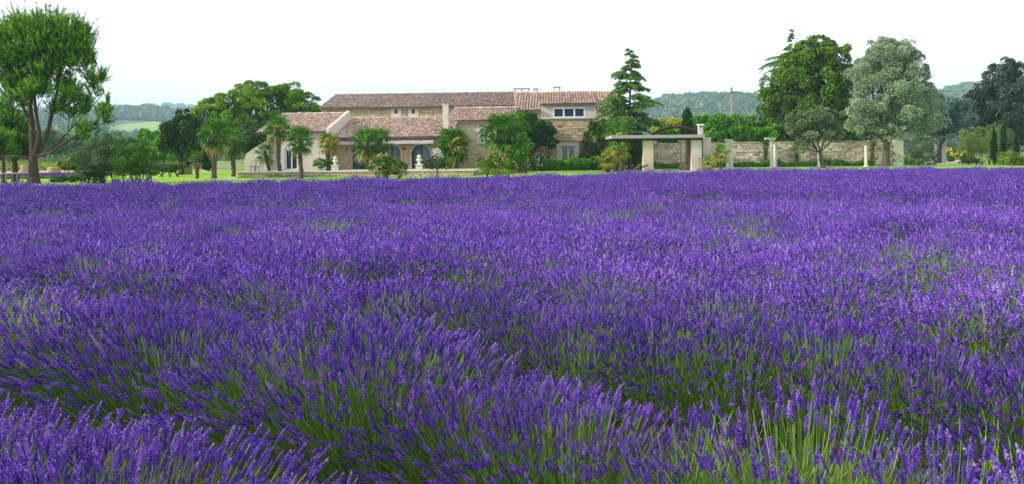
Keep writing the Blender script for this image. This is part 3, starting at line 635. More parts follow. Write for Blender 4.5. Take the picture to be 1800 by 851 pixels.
# white rendered wing on the left, raised roof edge on its right
A, L = span(470, 581, 76); Mf = local_frame(A); z0 = .45; ze, zr = zat(575, 230, 76), zat(590, 200.5, 83)
ua, ub = u_at(A, 501), u_at(A, 523); zt = zat(512, 263, 76)
ops = [(ua, ub, z0 + .03, zt)]
wall(house, Mf, L, z0 - .4, ze, ops, M['render']); shell(house, Mf, L, z0 - .4, ze, 7, zr, M['render'])
window_part(house, Mf, ua + .003, ub - .003, z0 + .03, zt - .003, .12, nx=2, name='door', curtain=True, bar=.1)
sh = MB()
for k in range(6): sh.box(ua - .62, ua - .04, -.07, -.03, z0 + .05 + k * .35, z0 + .38 + k * .35, M=Mf)
sh.build('shutter', M['paint'], house)
roof(house, Mf, -.9, L - .35, 0, ze, 7, zr, M['tile'], seed=4)
mb = MB(); s_ = (zr - ze) / 7     # the white raised edge
V = [(u, d, z) for u in (L - .26, L + .02) for d, z in ((-.4, ze - .4 * s_ + .30), (7.1, zr + .30), (7.1, zr - 1.0), (-.4, ze - .4 * s_ - .5))]
mb.add(Mf(V), [(0, 1, 2, 3), (4, 7, 6, 5), (0, 4, 5, 1), (1, 5, 6, 2), (2, 6, 7, 3), (3, 7, 4, 0)]); mb.build('parapet', M['whitestone'], house)
# low white side wall with a sloping top, left of the palms
A2, L2 = span(430, 471, 75.6); Mf2 = local_frame(A2); za, zb = zat(431, 272, 75.6), zat(458, 255, 75.6); mb = MB()
V = [(u, d, z) for d in (0, .4) for u, z in ((0, 0), (L2, 0), (L2, zb + .4), (L2 * .62, zb), (0, za))]
mb.add(Mf2(V), [(0, 1, 2, 3, 4), (9, 8, 7, 6, 5), (3, 8, 9, 4), (2, 7, 8, 3), (0, 4, 9, 5), (1, 6, 7, 2)]); mb.build('side_wall', M['render'], house)

# arched stone wing with an awning under the eave
A, L = span(584, 792, 77); Mf = local_frame(A); ze, zr = zat(680, 240, 77), zat(690, 208.5, 84)
arch = []
for px, hw in ((740, 16.5), (688, 16.5)):
    u = u_at(A, px); w = hw * 77 / F; arch.append((u - w, u + w, z0, zat(px, 254.5, 77), True))
u = u_at(A, 632); arch.append((u - .68, u + .68, z0, zat(632, 262, 77), False))
wall(house, Mf, L, 0, ze, arch, M['mortar'], thick=.5); stones(house, Mf, L, z0, ze - .1, [(o[0] - .14, o[1] + .14, o[2], o[3] + .14, o[4]) for o in arch], M['stone'], seed=5, hr=(.10, .19), wr=(.16, .42))
shell(house, Mf, L, 0, ze, 7, zr, M['mortar'])
for o in arch:
    window_part(house, Mf, o[0] + .002, o[1] - .002, o[2], o[3] - .002, .28, nx=2, fr='darkwood', arch=o[4], curtain=True, name='glazed_door', bar=.07)
    if o[4]:
        mb = MB(); R = (o[1] - o[0]) / 2; cx = (o[0] + o[1]) / 2; zc = o[3] - R; n = 13
        for k in range(n):
            a0, a1 = PI * k / n + .012, PI * (k + 1) / n - .012; q = [(cx - r_ * math.cos(a), dd, zc + r_ * math.sin(a)) for a in (a0, a1) for r_ in (R, R + .17) for dd in (-.05, .02)]
            mb.add(Mf(q), [(0, 4, 6, 2), (0, 1, 5, 4), (2, 6, 7, 3), (0, 2, 3, 1), (4, 5, 7, 6)], 0, random.uniform(.5, 1))
        for side in (-1, 1):
            z = z0
            while z < zc - .1:
                h = min(.34, zc - z); ue = cx + side * R; mb.box(min(ue, ue + side * .17), max(ue, ue + side * .17), -.05, .02, z + .008, z + h - .008, 0, random.uniform(.4, 1), M=Mf); z += h
        mb.build('arch_surround', M['stone'], house)
roof(house, Mf, -.0, L + .1, 0, ze, 7, zr, M['tile'], seed=6)
mb = MB(); ul = u_at(A, 765); n = 16; prof = [(-.08, -.42), (-.5, -.50), (-.95, -.62), (-1.0, -.78), (-.93, -.79), (-.5, -.62), (-.1, -.52)]
V = []; 
for k in range(n + 1):
    for d, z in prof: V.append((.1 + (ul - .1) * k / n, d, ze + z + .05 + .02 * math.sin(k * 1.7)))
m_ = len(prof); mb.add(Mf(V), [(i * m_ + j, (i + 1) * m_ + j, (i + 1) * m_ + (j + 1) % m_, i * m_ + (j + 1) % m_) for i in range(n) for j in range(m_)]); mb.build('awning', M['awning'], house)
mb = MB(); mb.box(0, L, -.34, -.24, ze - .21, ze - .11, M=Mf); mb.build('gutter', M['iron'], house)
# lamp-like dark hole stones
for px, py in ((611, 262), (711, 262.5)):
    u = u_at(A, px); z = zat(px, py, 77); mb = MB(); mb.box(u - .08, u + .08, -.09, .0, z - .08, z + .08, M=Mf); mb.build('wall_lamp', M['iron'], house)
# tall white flue between the wings
A3, L3 = span(779, 788.5, 78.6); Mf3 = local_frame(A3); mb = MB(); zt = zat(783, 184, 78.6); mb.box(0, L3, 0, .5, 3.2, zt, M=Mf3); o = mb.build('chimney', M['whitestone'], house)
mb = MB(); mb.box(-.04, L3 + .04, -.04, .54, zt + .001, zt + .07, M=Mf3); mb.build('cap', M['whitestone'], o); mb = MB(); lathe(mb, Mf3([(L3 / 2, .25, zt + .07)])[0], [(.09, 0), (.08, .12), (.0, .12)], 8); mb.build('pot', M['iron'], o)

# middle wing with cream render above stone
A, L = span(790, 906, 82); Mf = local_frame(A); ze, zr = zat(850, 211, 82), zat(850, 190.5, 88)
ua, ub = u_at(A, 843.5), u_at(A, 858); zb_, zt = zat(850, 251, 82), zat(850, 226, 82); uc, ud = u_at(A, 839), u_at(A, 852); zc_, zd_ = zat(845, 287, 82), zat(845, 277, 82)
ops = [(ua, ub, zb_, zt), (uc, ud, zc_, zd_)]; zs = zat(850, 253, 82)
wall(house, Mf, L, 0, ze, ops, M['cream']); shell(house, Mf, L, 0, ze, 6, zr, M['cream'])
stones(house, Mf, L, 0, zs, ops, M['stone'], seed=8)
w = window_part(house, Mf, ua + .002, ub - .002, zb_, zt - .002, .15, nx=2, nz=3, fr='paint'); s = MB(); a, b, c, d = ua - .28, ub + .28, zb_ - .1, zt + .28
s.box(a, ua, -.05, .02, c, d, M=Mf); s.box(ub, b, -.05, .02, c, d, M=Mf); s.box(ua, ub, -.05, .02, zt, d, M=Mf); s.box(ua, ub, -.09, .02, c, zb_, M=Mf); s.build('surround', M['whitestone'], w)
window_part(house, Mf, uc + .002, ud - .002, zc_, zd_ - .002, .2, fr='darkwood')
roof(house, Mf, -.15, L, 0, ze, 6, zr, M['tile'], seed=9)
mb = MB(); mb.box(-.05, L, -.3, 0.0, ze - .26, ze - .1, M=Mf); mb.build('cornice', M['cream'], house)

# main block with the dormer band of three windows and the stone-framed door
YM = 88.0
A, L = span(904, 1100, YM); Mf = local_frame(A); ze, zr = zat(930, 193, YM), zat(1000, 163.5, 95)
ud0, ud1 = u_at(A, 951), u_at(A, 1049); zdb, zdt = zat(1000, 208.5, YM), zat(1000, 184, YM)
dl, dr_ = u_at(A, 986.5), u_at(A, 1011); zdoor, zfloor = zat(1000, 257.5, YM), .12
ops = [(dl, dr_, zfloor, zdoor)]; holes = [(u_at(A, 985) - .17, u_at(A, 985) + .17, zat(985, 223.5, YM) - .1, zat(985, 223.5, YM) + .1), (u_at(A, 978.5) - .15, u_at(A, 978.5) + .12, zat(978, 231, YM) - .06, zat(978, 231, YM) + .05), (u_at(A, 1022) - .1, u_at(A, 1022) + .1, zat(1022, 230.5, YM) - .08, zat(1022, 230.5, YM) + .08)]
wall(house, Mf, L, 0, ze, ops + holes, M['mortar']); shell(house, Mf, L, 0, ze, 7, zr, M['mortar'])
sur = (u_at(A, 979), u_at(A, 1017.5), 0, zat(1000, 248.5, YM))
stones(house, Mf, L, 0, zdb, [sur, *holes], M['stone'], seed=10, hr=(.12, .22), wr=(.2, .5)); stones(house, Mf, ud0, zdb, ze - .05, [], M['stone'], seed=11); stones(house, Mf, L, zdb, ze - .05, [], M['stone'], seed=12, u0=ud1)
roof(house, Mf, 0, ud0 - .05, 0, ze, 7, zr, M['tile'], seed=13); roof(house, Mf, ud1 + .05, L + .3, 0, ze, 7, zr, M['tile'], seed=14)
mb = MB(); mb.box(-.05, ud0 - .05, -.3, 0.0, ze - .28, ze - .1, M=Mf); mb.build('cornice', M['cream'], house); mb = MB(); mb.box(ud1 + .05, L, -.3, 0.0, ze - .28, ze - .1, M=Mf); mb.build('cornice', M['cream'], house)
# dormer band
wa, wb = u_at(A, 973), u_at(A, 1029); zwa, zwb = zat(1000, 207.3, YM) , zat(1000, 189.5, YM)
dm = wall(house, Mf, 0, 0, 0, [], M['render']) if False else None
mb = MB(); us = [ud0, wa, wb, ud1]; zz = [zdb, zwa, zwb, zdt]
for i in range(3):
    for j in range(3):
        if i == 1 and j == 1: continue
        mb.box(us[i], us[i + 1], -.06, .3, zz[j], zz[j + 1], M=Mf)
sl = (zr - ze) / 7
for u in (ud0 + .002, ud1 - .202): 
    V = [(u + q, d, z) for q in (0, .2) for d, z in ((.3, zdb + .5), (.3, zdt), (7, zr - .12), (7, zr - 1))]; mb.add(Mf(V), [(0, 1, 2, 3), (7, 6, 5, 4), (0, 4, 5, 1), (1, 5, 6, 2)])
dorm = mb.build('dormer', M['render'], house)
ledge = MB(); ledge.box(ud0 - .05, ud1 + .05, -.14, 0.02, zdb - .09, zdb - .001, M=Mf); ledge.build('ledge', M['mortar'], dorm)
w = window_part(house, Mf, wa + .002, wb - .002, zwa + .002, zwb - .002, -.075, nx=3, fr='paint', glass='blueglass', bar=.13)
roof(house, Mf, ud0 - .04, ud1 + .04, -.05, zdt + .12, 7, zr + .02, M['tile'], seed=15, back=False)
mb = MB(); mb.box(ud0, ud1, -.25, -.061, zdt - .02, zdt + .07, M=Mf); mb.build('cornice', M['awning'], house)
# door, its stone frame and the ledge above
d_ = window_part(house, Mf, dl + .002, dr_ - .002, zfloor, zdoor - .002, .16, nx=2, fr='paint', name='door', bar=.09)
hb = MB(); hb.box((dl + dr_) / 2 - .09, (dl + dr_) / 2 - .06, .10, .16, 1.2, 1.4, M=Mf); hb.build('handle', M['iron'], d_)
s = MB(); s.box(sur[0], dl, -.07, .02, 0, zdoor, M=Mf); s.box(dr_, sur[1], -.07, .02, 0, zdoor, M=Mf); s.box(sur[0], sur[1], -.075, .02, zdoor + .001, sur[3], M=Mf); s.box(dl - .16, dl - .10, -.12, -.071, .1, zdoor + .16, M=Mf); s.box(dr_ + .10, dr_ + .16, -.12, -.071, .1, zdoor + .16, M=Mf); s.box(dl - .099, dr_ + .099, -.12, -.076, zdoor + .10, zdoor + .16, M=Mf)
s.build('door_surround', M['whitestone'], house)
mb = MB(); mb.box(sur[0] - .25, sur[1] + .3, -.22, .0, sur[3] + .002, sur[3] + .12, M=Mf); mb.build('lintel', M['mortar'], house)
# chimneys on the ridge
def chimney(px0, px1, ytop, ybase, Y, legs, mt='cream'):
    A_, L_ = span(px0, px1, Y); Mc = local_frame(A_); zt, zb = zat((px0 + px1) / 2, ytop, Y), zat((px0 + px1) / 2, ybase, Y); h = zt - zb; mb = MB(); hh = h * .42
    mb.box(.06, L_ - .06, 0, .6, zb - 1.2, zb + hh * .7, M=Mc); o = mb.build('chimney', M[mt], house); mb = MB()
    for k in range(legs + 1):
        mb = MB(); u = .06 + (L_ - .12 - .16) * k / legs; mb.box(u, u + .16, .02, .58, zb + hh * .7 + .001, zt - .1, M=Mc); mb.build('leg', M[mt], o)
    mb = MB(); mb.box(-.02, L_ + .02, -.08, .68, zt - .099, zt, M=Mc); mb.build('slab', M['awning'], o)
chimney(904, 932.5, 155, 163.5, 95.0, 2); chimney(938.5, 947.5, 155.5, 163.5, 95.0, 1); chimney(974, 986.5, 152.3, 163.8, 94.6, 1)
mb = MB(); A_, L_ = span(935, 951, 94.8); Mc = local_frame(A_); mb.box(0, L_, 0, .5, zat(940, 170, 95), zat(940, 162.2, 95), M=Mc); mb.build('chimney_base', M['cream'], house)

# ------------------------------------------------------------------ terrace, its low wall, finials
A, L = span(418, 832, 67.0); Mf = local_frame(A)
tw = thing('terrace_wall', 'low stone terrace wall with pale coping along the lawn before the house', 'wall', (A[0] + L / 2, A[1], 0))
mb = MB(); mb.box(0, L, 0, .42, 0, .40, M=Mf); mb.build('wall', M['mortar'], tw); stones(tw, Mf, L, 0, .40, [], M['stone'], seed=20, hr=(.10, .16), wr=(.25, .6))
for k in range(int(L / 1.0) + 1):
    a, b = k * 1.0, min((k + 1) * 1.0, L + .05)
    if b - a > .1: mb = MB(); mb.box(a + .006, b - .006, -.09, .5, .402, .49 + random.uniform(-.004, .004), M=Mf); mb.build('coping_stone', M['whitestone'], tw)
mb = MB(); mb.box(0, L, .5, 9.6, .30, .44, M=Mf); tt = mb.build('terrace', M['gravel']); struct(tt)
def finial(px, Y, h, label):
    t = thing('garden_finial', label, 'stone finial', (*XY(px, Y), .44), 'stone ball finials on the terrace wall'); mb = MB(); s = h / 1.2
    mb.box(-.33 * s, .33 * s, -.33 * s, .33 * s, 0, .14 * s); mb.box(-.26 * s, .26 * s, -.26 * s, .26 * s, .141 * s, .44 * s); mb.box(-.31 * s, .31 * s, -.31 * s, .31 * s, .441 * s, .52 * s); mb.build('plinth', M['whitestone'], t, local=True)
    mb = MB(); lathe(mb, (0, 0, 0), [(.20 * s, .521 * s), (.10 * s, .60 * s), (.09 * s, .66 * s), (.20 * s, .78 * s), (.24 * s, .88 * s), (.21 * s, .92 * s), (.10 * s, .96 * s), (.0, .97 * s)], 16); mb.build('urn', M['whitestone'], t, smooth=True, local=True)
    mb = MB(); R = .17 * s; lathe(mb, (0, 0, 1.09 * s), [(R * math.sin(a), -R * math.cos(a)) for a in np.linspace(.05, PI - .01, 9)], 14); mb.build('ball', M['whitestone'], t, smooth=True, local=True)
finial(589.5, 67.6, 1.18, 'white stone finial with a ball, beside the yellowing palm on the terrace'); finial(737, 67.6, 1.22, 'white stone finial with a ball, in front of the arched glass door')
# thin railing and step to the right of the terrace
r_ = thing('railing', 'thin dark metal railing beside the terrace end', 'railing', (*XY(838, 72), 0)); ax, ay = XY(826, 72)
mb = MB(); [tube(mb, [(ax + k * .35, ay, .3), (ax + k * .35, ay, 1.05)], .015, 5) for k in range(4)]; mb.build('posts', M['iron'], r_); mb = MB(); tube(mb, [(ax, ay, .7), (ax + .35, ay, 1.05), (ax + 1.2, ay, 1.08)], .02, 5); mb.build('handrail', M['iron'], r_)

# ------------------------------------------------------------------ pergola, hearth block, things under it
YP = 76.0
def px_box(mb, p0, p1, y0, y1, Y, d0, d1):
    a = P(p0, y1, Y); b = P(p1, y0, Y); mb.box(a[0], b[0], Y + d0, Y + d1, a[2], b[2])
pg = thing('pergola', 'flat-roofed garden pergola with a cream pillar and a curved black beam over it', 'pergola', (*XY(1156, YP), 0))
a = P(1075, 246, YP); b = P(1239, 238, YP); zr0 = (P(1156, 245.5, YP)[2]); 
nb = 4; Yb = YP + 5.0
for k in range(7):
    mb = MB(); y0 = YP + k * .72; mb.box(a[0], b[0], y0, y0 + .70, zr0 + .14 + .004 * (k % 2), zr0 + .42 + (.01 if k == 0 else 0)); mb.build('roof_plank', M['awning'], pg)
mb = MB(); mb.box(a[0] + .1, b[0] - .15, YP + .15, YP + .35, zr0 - .05, zr0 + .139); mb.build('beam', M['iron'], pg); mb = MB(); mb.box(a[0] + .1, b[0] - .15, YP + 4.6, YP + 4.8, zr0 - .05, zr0 + .139); mb.build('beam', M['iron'], pg)
x0, x1 = P(1132, 280, YP)[0], P(1150, 280, YP)[0]; mb = MB(); mb.box(x0, x1, YP + .4, YP + 1.0, 0, zr0 - .051); mb.build('pillar', M['cream'], pg)
x0, x1 = P(1217.5, 280, YP)[0], P(1235.5, 280, YP)[0]; mb = MB(); mb.box(x0, x1, YP + .4, YP + 1.0, 0, zr0 - .051); mb.build('pillar', M['render'], pg)
mb = MB(); Yc = YP + 5.2; pts = []
for t in np.linspace(-1, 1, 25): px = 1190 + 47 * t; pts.append(P(px, 223.5 + 16.5 * abs(t) ** 2.1, Yc))
tube(mb, pts, .14, 8, jitter=.03); mb.build('arched_beam', M['iron'], pg, smooth=True)
p = P(1156, 280, YP); mb = MB(); tube(mb, [(p[0], YP + .3, 0), (p[0], YP + .3, zr0 - .06)], .022, 6); mb.build('post', M['iron'], pg)
for px, pm in ((1113, 3),): pass
hb = thing('garden_hearth', 'white rendered block with a small capped chimney at the pergola end', 'outdoor fireplace', (*XY(1243, YP + 2), 0))
x0, x1 = P(1235.8, 280, YP + 1.2)[0], P(1250, 280, YP + 1.2)[0]; zt = zat(1243, 243, YP + 1.2)
mb = MB(); mb.box(x0, x1, YP + 1.2, YP + 3.2, 0, zt); mb.build('body', M['render'], hb); mb = MB(); mb.box(x0 - .03, x1 + .06, YP + 1.15, YP + 3.25, zt + .001, zt + .06); mb.build('coping', M['whitestone'], hb)
x0, x1 = P(1228, 230, YP + 3.4)[0], P(1235.5, 230, YP + 3.4)[0]; zt2 = zat(1232, 220.5, YP + 3.4)
mb = MB(); mb.box(x0, x1, YP + 3.3, YP + 3.75, 2, zt2 - .26); mb.build('chimney', M['render'], hb); mb = MB()
for u in (x0, x1 - .1): mb.box(u, u + .1, YP + 3.3, YP + 3.75, zt2 - .259, zt2)
mb.build('chimney_leg', M['render'], hb); mb = MB(); mb.box(x0 - .07, x1 + .07, YP + 3.23, YP + 3.82, zt2 + .001, zt2 + .12); mb.build('chimney_cap', M['paint'], hb)
tk = MB(); p = P(1211, 285, YP + 1.6); pts = [(p[0] + .05, YP + 1.6, 0), (p[0], YP + 1.6, .5), (p[0] + .0, YP + 1.6, 1.6), (p[0] - .04, YP + 1.6, zr0 - .1)]; tube(tk, pts, [.42, .34, .25, .22], 12, var=.8, jitter=.12)
tag(tk.build('timber_trunk', M['trunkwood'], loc=(p[0], YP + 1.6, 0)), 'reddish bare tree trunk standing as a post under the pergola', 'trunk')
tk = MB(); p = P(1200.5, 293, YP + 1.2); R = .40
for s_ in (-.12,): 
    t = np.linspace(0, 2 * PI, 25)[:-1]; V = [(p[0] + (R - c_) * math.cos(q), YP + 1.2 + d, .40 + (R - c_) * math.sin(q)) for d, c_ in ((-.13, .05), (-.09, 0), (.09, 0), (.13, .05)) for q in t] + [(p[0], YP + 1.06, .40), (p[0], YP + 1.34, .40)]
    n = 24; Fc = [(i * n + j, i * n + (j + 1) % n, (i + 1) * n + (j + 1) % n, (i + 1) * n + j) for i in range(3) for j in range(n)]; tk.add(V, Fc); tk.add(V, [(j, (j + 1) % n, 96) for j in range(n)] + [(72 + (j + 1) % n, 72 + j, 97) for j in range(n)])
tag(tk.build('millstone', mat('dark_millstone', flat((.16, .12, .10)), noise=[(5, .5, (.26, .21, .18))], bump=(12, .6, .03)), loc=(p[0], YP + 1.2, 0)), 'round dark millstone leaning upright beside the reddish trunk', 'millstone')
pv = MB(); pv.box(*[P(1120, 298, YP)[0], P(1262, 298, YP)[0]], YP - .3, YP + 5.5, .0, .03); struct(pv.build('paved_floor', M['gravel']))
# lounger
lg = thing('garden_lounger', 'low black curved garden lounger beside the cream pillar', 'lounger', (*XY(1121, YP - 1), 0)); mb = MB(); Yl = YP - 1
pp = [P(1100, 294.8, Yl), P(1108, 296.8, Yl), P(1116, 296.9, Yl), P(1124, 295.0, Yl), P(1131, 292.0, Yl), P(1138.5, 289.3, Yl)]; V = []
for q in pp: V += [(q[0], Yl - .3, q[2]), (q[0], Yl + .3, q[2]), (q[0], Yl + .3, q[2] - .09), (q[0], Yl - .3, q[2] - .09)]
mb.add(V, [(4 * i + j, 4 * i + 4 + j, 4 * i + 4 + (j + 1) % 4, 4 * i + (j + 1) % 4) for i in range(5) for j in range(4)] + [(0, 1, 2, 3), (23, 22, 21, 20)]); mb.build('seat', M['iron'], lg)
for px in (1122, 1127):
    for dy in (-.25, .25): mb = MB(); q = P(px, 294, Yl); tube(mb, [(q[0], Yl + dy, 0), (q[0] + .03, Yl + dy, q[2] - .02)], .03, 5); mb.build('leg', M['iron'], lg)
mb = MB(); q0 = P(1104, 296, Yl); q1 = P(1128, 296, Yl); tube(mb, [(q0[0], Yl, .12), (q1[0], Yl, .16)], .03, 5); mb.build('frame', M['iron'], lg)

# ------------------------------------------------------------------ dry-stone garden wall with its columns
YW = 92.0
A_ = P(1150, 290, YW); B_ = P(1588, 290, YW); Lw = B_[0] - A_[0]; Hw = zat(1370, 250, YW); Mw = lambda V: np.asarray(V) + np.array([A_[0], YW, 0])
gw = thing('garden_wall', 'long dry-stone garden wall behind the pale columns', 'wall', (A_[0] + Lw / 2, YW, 0))
mb = MB(); mb.box(0, Lw - .9, 0, .5, 0, Hw - .06, M=Mw); mb.build('wall_core', M['mortar'], gw)
col = []; stones(None, Mw, Lw - 1.25, .0, Hw, [], None, hr=(.15, .30), wr=(.28, .75), collect=col, seed=31, skip=.01)
# stones that can be picked apart: the largest in view, the rest joined
area = [-(c[0][4:, 0].max() - c[0][4:, 0].min()) * (c[0][4:, 2].max() - c[0][4:, 2].min()) * (1 if c[0][:, 2].mean() > .55 else .05) for c in col]; od = np.argsort(area)
for i in od[:290]:
    V, Fc, tn = col[i]; mb = MB(); mb.add(V, Fc, 0, tn); mb.build('stone', M['stonegrey'], gw)
mb = MB(); [mb.add(col[i][0], col[i][1], 0, col[i][2]) for i in od[290:]]; stuff(mb.build('small_stones', M['stonegrey'], gw))
u = 0; 
mbt = MB()
while u < Lw - 1.2:
    w = random.uniform(.4, .8); mbt.box(u + .01, min(u + w, Lw - 1.2) - .01, -.05 + random.uniform(-.03, .02), .55, Hw - .058, Hw + random.uniform(.0, .09), 0, random.uniform(.2, .7), M=Mw); u += w
stuff(mbt.build('top_stones', M['stonegrey'], gw))
z = 0; k = 0
while z < Hw + .05:
    h = random.uniform(.32, .42); w0 = .95 if k % 2 else 1.2; mb = MB(); mb.box(Lw - w0, Lw, -.07, .56, z + .008, min(z + h, Hw + .08) - .008, 0, .8, M=Mw); mb.build('quoin', M['whitestone'], gw); z += h; k += 1
# slate ledge with a dark box near the pergola, seen on the wall
def column(px, Y, ytop, r, label, twin=False, square=False, cap=True):
    x, y = XY(px, Y); h = zat(px, ytop, Y); t = thing('stone_column', label, 'column', (x, y, 0), 'pale stone columns before the garden wall')
    xs = [0.0] if not twin else [-.02, .62]
    for q, dx in enumerate(xs):
        mb = MB(); hh = h if q == 0 else h - .28; dy = 0 if q == 0 else .9
        if square: mb.box(dx - r, dx + r, dy - r, dy + r, .12, hh - .3)
        else: lathe(mb, (dx, dy, 0), [(r * 1.05, .12), (r, .5), (r * .88, hh - .34)], 16)
        mb.build('shaft', M['whitestone'], t, local=True, smooth=not square)
        mb = MB(); mb.box(dx - r * 1.35, dx + r * 1.35, dy - r * 1.35, dy + r * 1.35, 0, .119); mb.build('base', M['whitestone'], t, local=True)
        if cap:
            mb = MB(); lathe(mb, (dx, dy, 0), [(r * .9, hh - .339), (r * 1.05, hh - .3), (r * .95, hh - .26), (r * 1.35, hh - .13)], 16); mb.box(dx - r * 1.7, dx + r * 1.7, dy - r * 1.4, dy + r * 1.4, hh - .129, hh); mb.build('capital', M['whitestone'], t, local=True)
    return t
column(1279, 84, 245, .17, 'twin pale columns with capitals just right of the small yellow palm', twin=True)
column(1357, 86, 245, .18, 'twin pale columns with a broken beam stump on top, ivy beside them', twin=True)
column(1441, 86, 244.5, .2, 'single round column half hidden behind the little olive tree', square=False)
column(1522.5, 86, 250, .15, 'single slender column left of the silver tree trunk', cap=False)
column(1199, 83, 247, .2, 'grey-white column with capital seen under the pergola roof')
bs = MB(); p = P(1354, 244.5, 86); bs.box(p[0] - .55, p[0] + .5, 85.7, 86.2, p[2] - .03, p[2] + .13); tag(bs.build('beam_stump', M['whitestone'], loc=(p[0], 86, p[2])), 'short broken stone beam lying across the twin columns', 'stone beam')
# gate pillars
for px, h0, w, lb, y_ in ((1650, 241, .38, 'white gate pillar nearer to the silver tree with an iron hinge bar', 108), (1656.5, 241.5, .34, 'white gate pillar on the drive side of the gate opening', 106)):
    x, y = XY(px, y_); h = zat(px, h0, y_); t = thing('gate_pillar', lb, 'gate pillar', (x, y, 0), 'white stone pillars at the drive gate'); mb = MB(); mb.box(-w, w, -w, w, 0, h - .35); mb.build('pillar_shaft', M['whitestone'], t, local=True)
    mb = MB(); V = [(-w * 1.0, -w * 1.0, h - .349), (w, -w, h - .349), (w, w, h - .349), (-w, w, h - .349), (0, 0, h)]; mb.add(V, [(0, 1, 4), (1, 2, 4), (2, 3, 4), (3, 0, 4)]); mb.build('cap', M['whitestone'], t, local=True)
g_ = thing('iron_gate', 'thin dark iron gate standing open against the white pillar', 'gate', (*XY(1646, 107), 0)); x, y = XY(1646, 107)

for z_ in (.35, 1.5, 2.5): mb = MB(); tube(mb, [(x - .9, y, z_), (x + .7, y, z_)], .03, 5); mb.build('rail', M['iron'], g_)
mb = MB(); [tube(mb, [(x - .85 + k * .22, y, .3), (x - .85 + k * .22, y, 2.6)], .015, 5) for k in range(7)]; stuff(mb.build('bars', M['iron'], g_))

# utility pole and wires
Yp = 150; up = thing('utility_pole', 'tall grey utility pole carrying wires above the hedge trees', 'pole', (*XY(1287.5, Yp), 0)); x, y = XY(1287.5, Yp); zt = zat(1287.5, 154, Yp)
mb = MB(); mb.box(x - .17, x + .17, y - .14, y + .14, 0, zt); mb.build('pole', mat('grey_pole', flat((.30, .27, .24)), noise=[(3, .5, (.20, .18, .16))]), up)
mb = MB(); mb.box(x - .35, x + .55, y - .2, y - .142, zt - .9, zt - .75); mb.build('crossarm', M['iron'], up)
for k in range(3): mb = MB(); lathe(mb, (x - .28 + k * .38, y - .17, zt - .75), [(.05, 0), (.09, .12), (.04, .2), (.0, .2)], 8); mb.build('insulator', M['paint'], up)
def wire(a, b, sag, label):
    n = 24; a, b = np.array(a), np.array(b); pts = [a + (b - a) * t - np.array([0, 0, sag * 4 * t * (1 - t)]) for t in np.linspace(0, 1, n)]; mb = MB(); tube(mb, pts, .035, 4)
    tag(mb.build('overhead_wire', M['iron'], loc=tuple(a)), label, 'wire', 'overhead wires at the utility pole')
q = P(1168, 212, 190); wire((x, y, zt - .7), (q[0], 190, q[2]), .8, 'thin overhead wire running down left from the utility pole')
q = P(1420, 172, 150); wire((x + .3, y, zt - .7), (q[0], 150, q[2]), .9, 'thin overhead wire running right from the pole into the lime tree')
q0 = P(1560, 158, 150); q = P(1860, 148, 150); wire((q0[0], 150, q0[2]), (q[0], 150, q[2]), .7, 'thin overhead wire between the silver tree and the dark tree')

# straw bales, bench, left-hand odds
def bale(px, py, w, h, label, Y=None):
    Y = Y or GY(px, py); x, y = XY(px, Y); mb = MB(); r = random.Random(int(px)); n = 6; V = []
    mb = MB(); lathe(mb, (0, 0, 0), [(0, 0), (w * .9, 0), (w, .1 * h), (w * 1.02, .5 * h), (w, .9 * h), (w * .88, h), (0, h)], 18); o = mb.build('straw_bale', M['straw'], local=True, smooth=False); o.location = (x, y, 0)
    tag(o, label, 'straw bale', 'straw bales on the stubble field')
bale(44, 303, .55, .95, 'straw bale seen between the pine trunks'); bale(95, 303.5, .6, .9, 'straw bale just right of the big pine trunk', 82); bale(327, 300, .6, 1.0, 'straw bale left of the small palm', 84)
bn = thing('garden_table', 'pale garden table at the left edge under the pines', 'table', (*XY(20, 58), 0)); x, y = XY(20, 58)
mb = MB(); mb.box(x - .7, x + .7, y - .4, y + .4, .70, .75); mb.build('table_top', M['awning'], bn)
for sx in (-.6, .6):
    for sy in (-.32, .32): mb = MB(); tube(mb, [(x + sx, y + sy, 0), (x + sx, y + sy, .699)], .03, 6); mb.build('leg', M['awning'], bn)
lv2 = rng.uniform(size=(150, 2)); pts = np.stack([(P(30, 300, 76)[0] + lv2[:, 0] * 6.5), 70 + lv2[:, 1] * 8, 0 * lv2[:, 0]], 1)
stuff(scatter('lavender_patch', pts, rng.uniform(0, 6, 150), np.full(150, .62), SF, np.full(150, 2)), 'small far patch of lavender beyond the pine trunk', 'lavender')
# low planter slab left of the terrace
mb = MB(); a = XY(385, 66); b = XY(417, 66); mb.box(a[0], b[0], 65.8, 67.2, 0, .10); tag(mb.build('stone_slab', M['whitestone'], loc=(a[0], 66, 0)), 'white stone slab on the lawn at the left end of the terrace wall', 'slab')
mb = MB(); a = XY(825, 70); b = XY(842, 70); mb.box(a[0], b[0], 69.3, 70.6, 0, .09); tag(mb.build('stone_slab', M['whitestone'], loc=(a[0], 70, 0)), 'pale stone step on the lawn at the right end of the terrace wall', 'step')
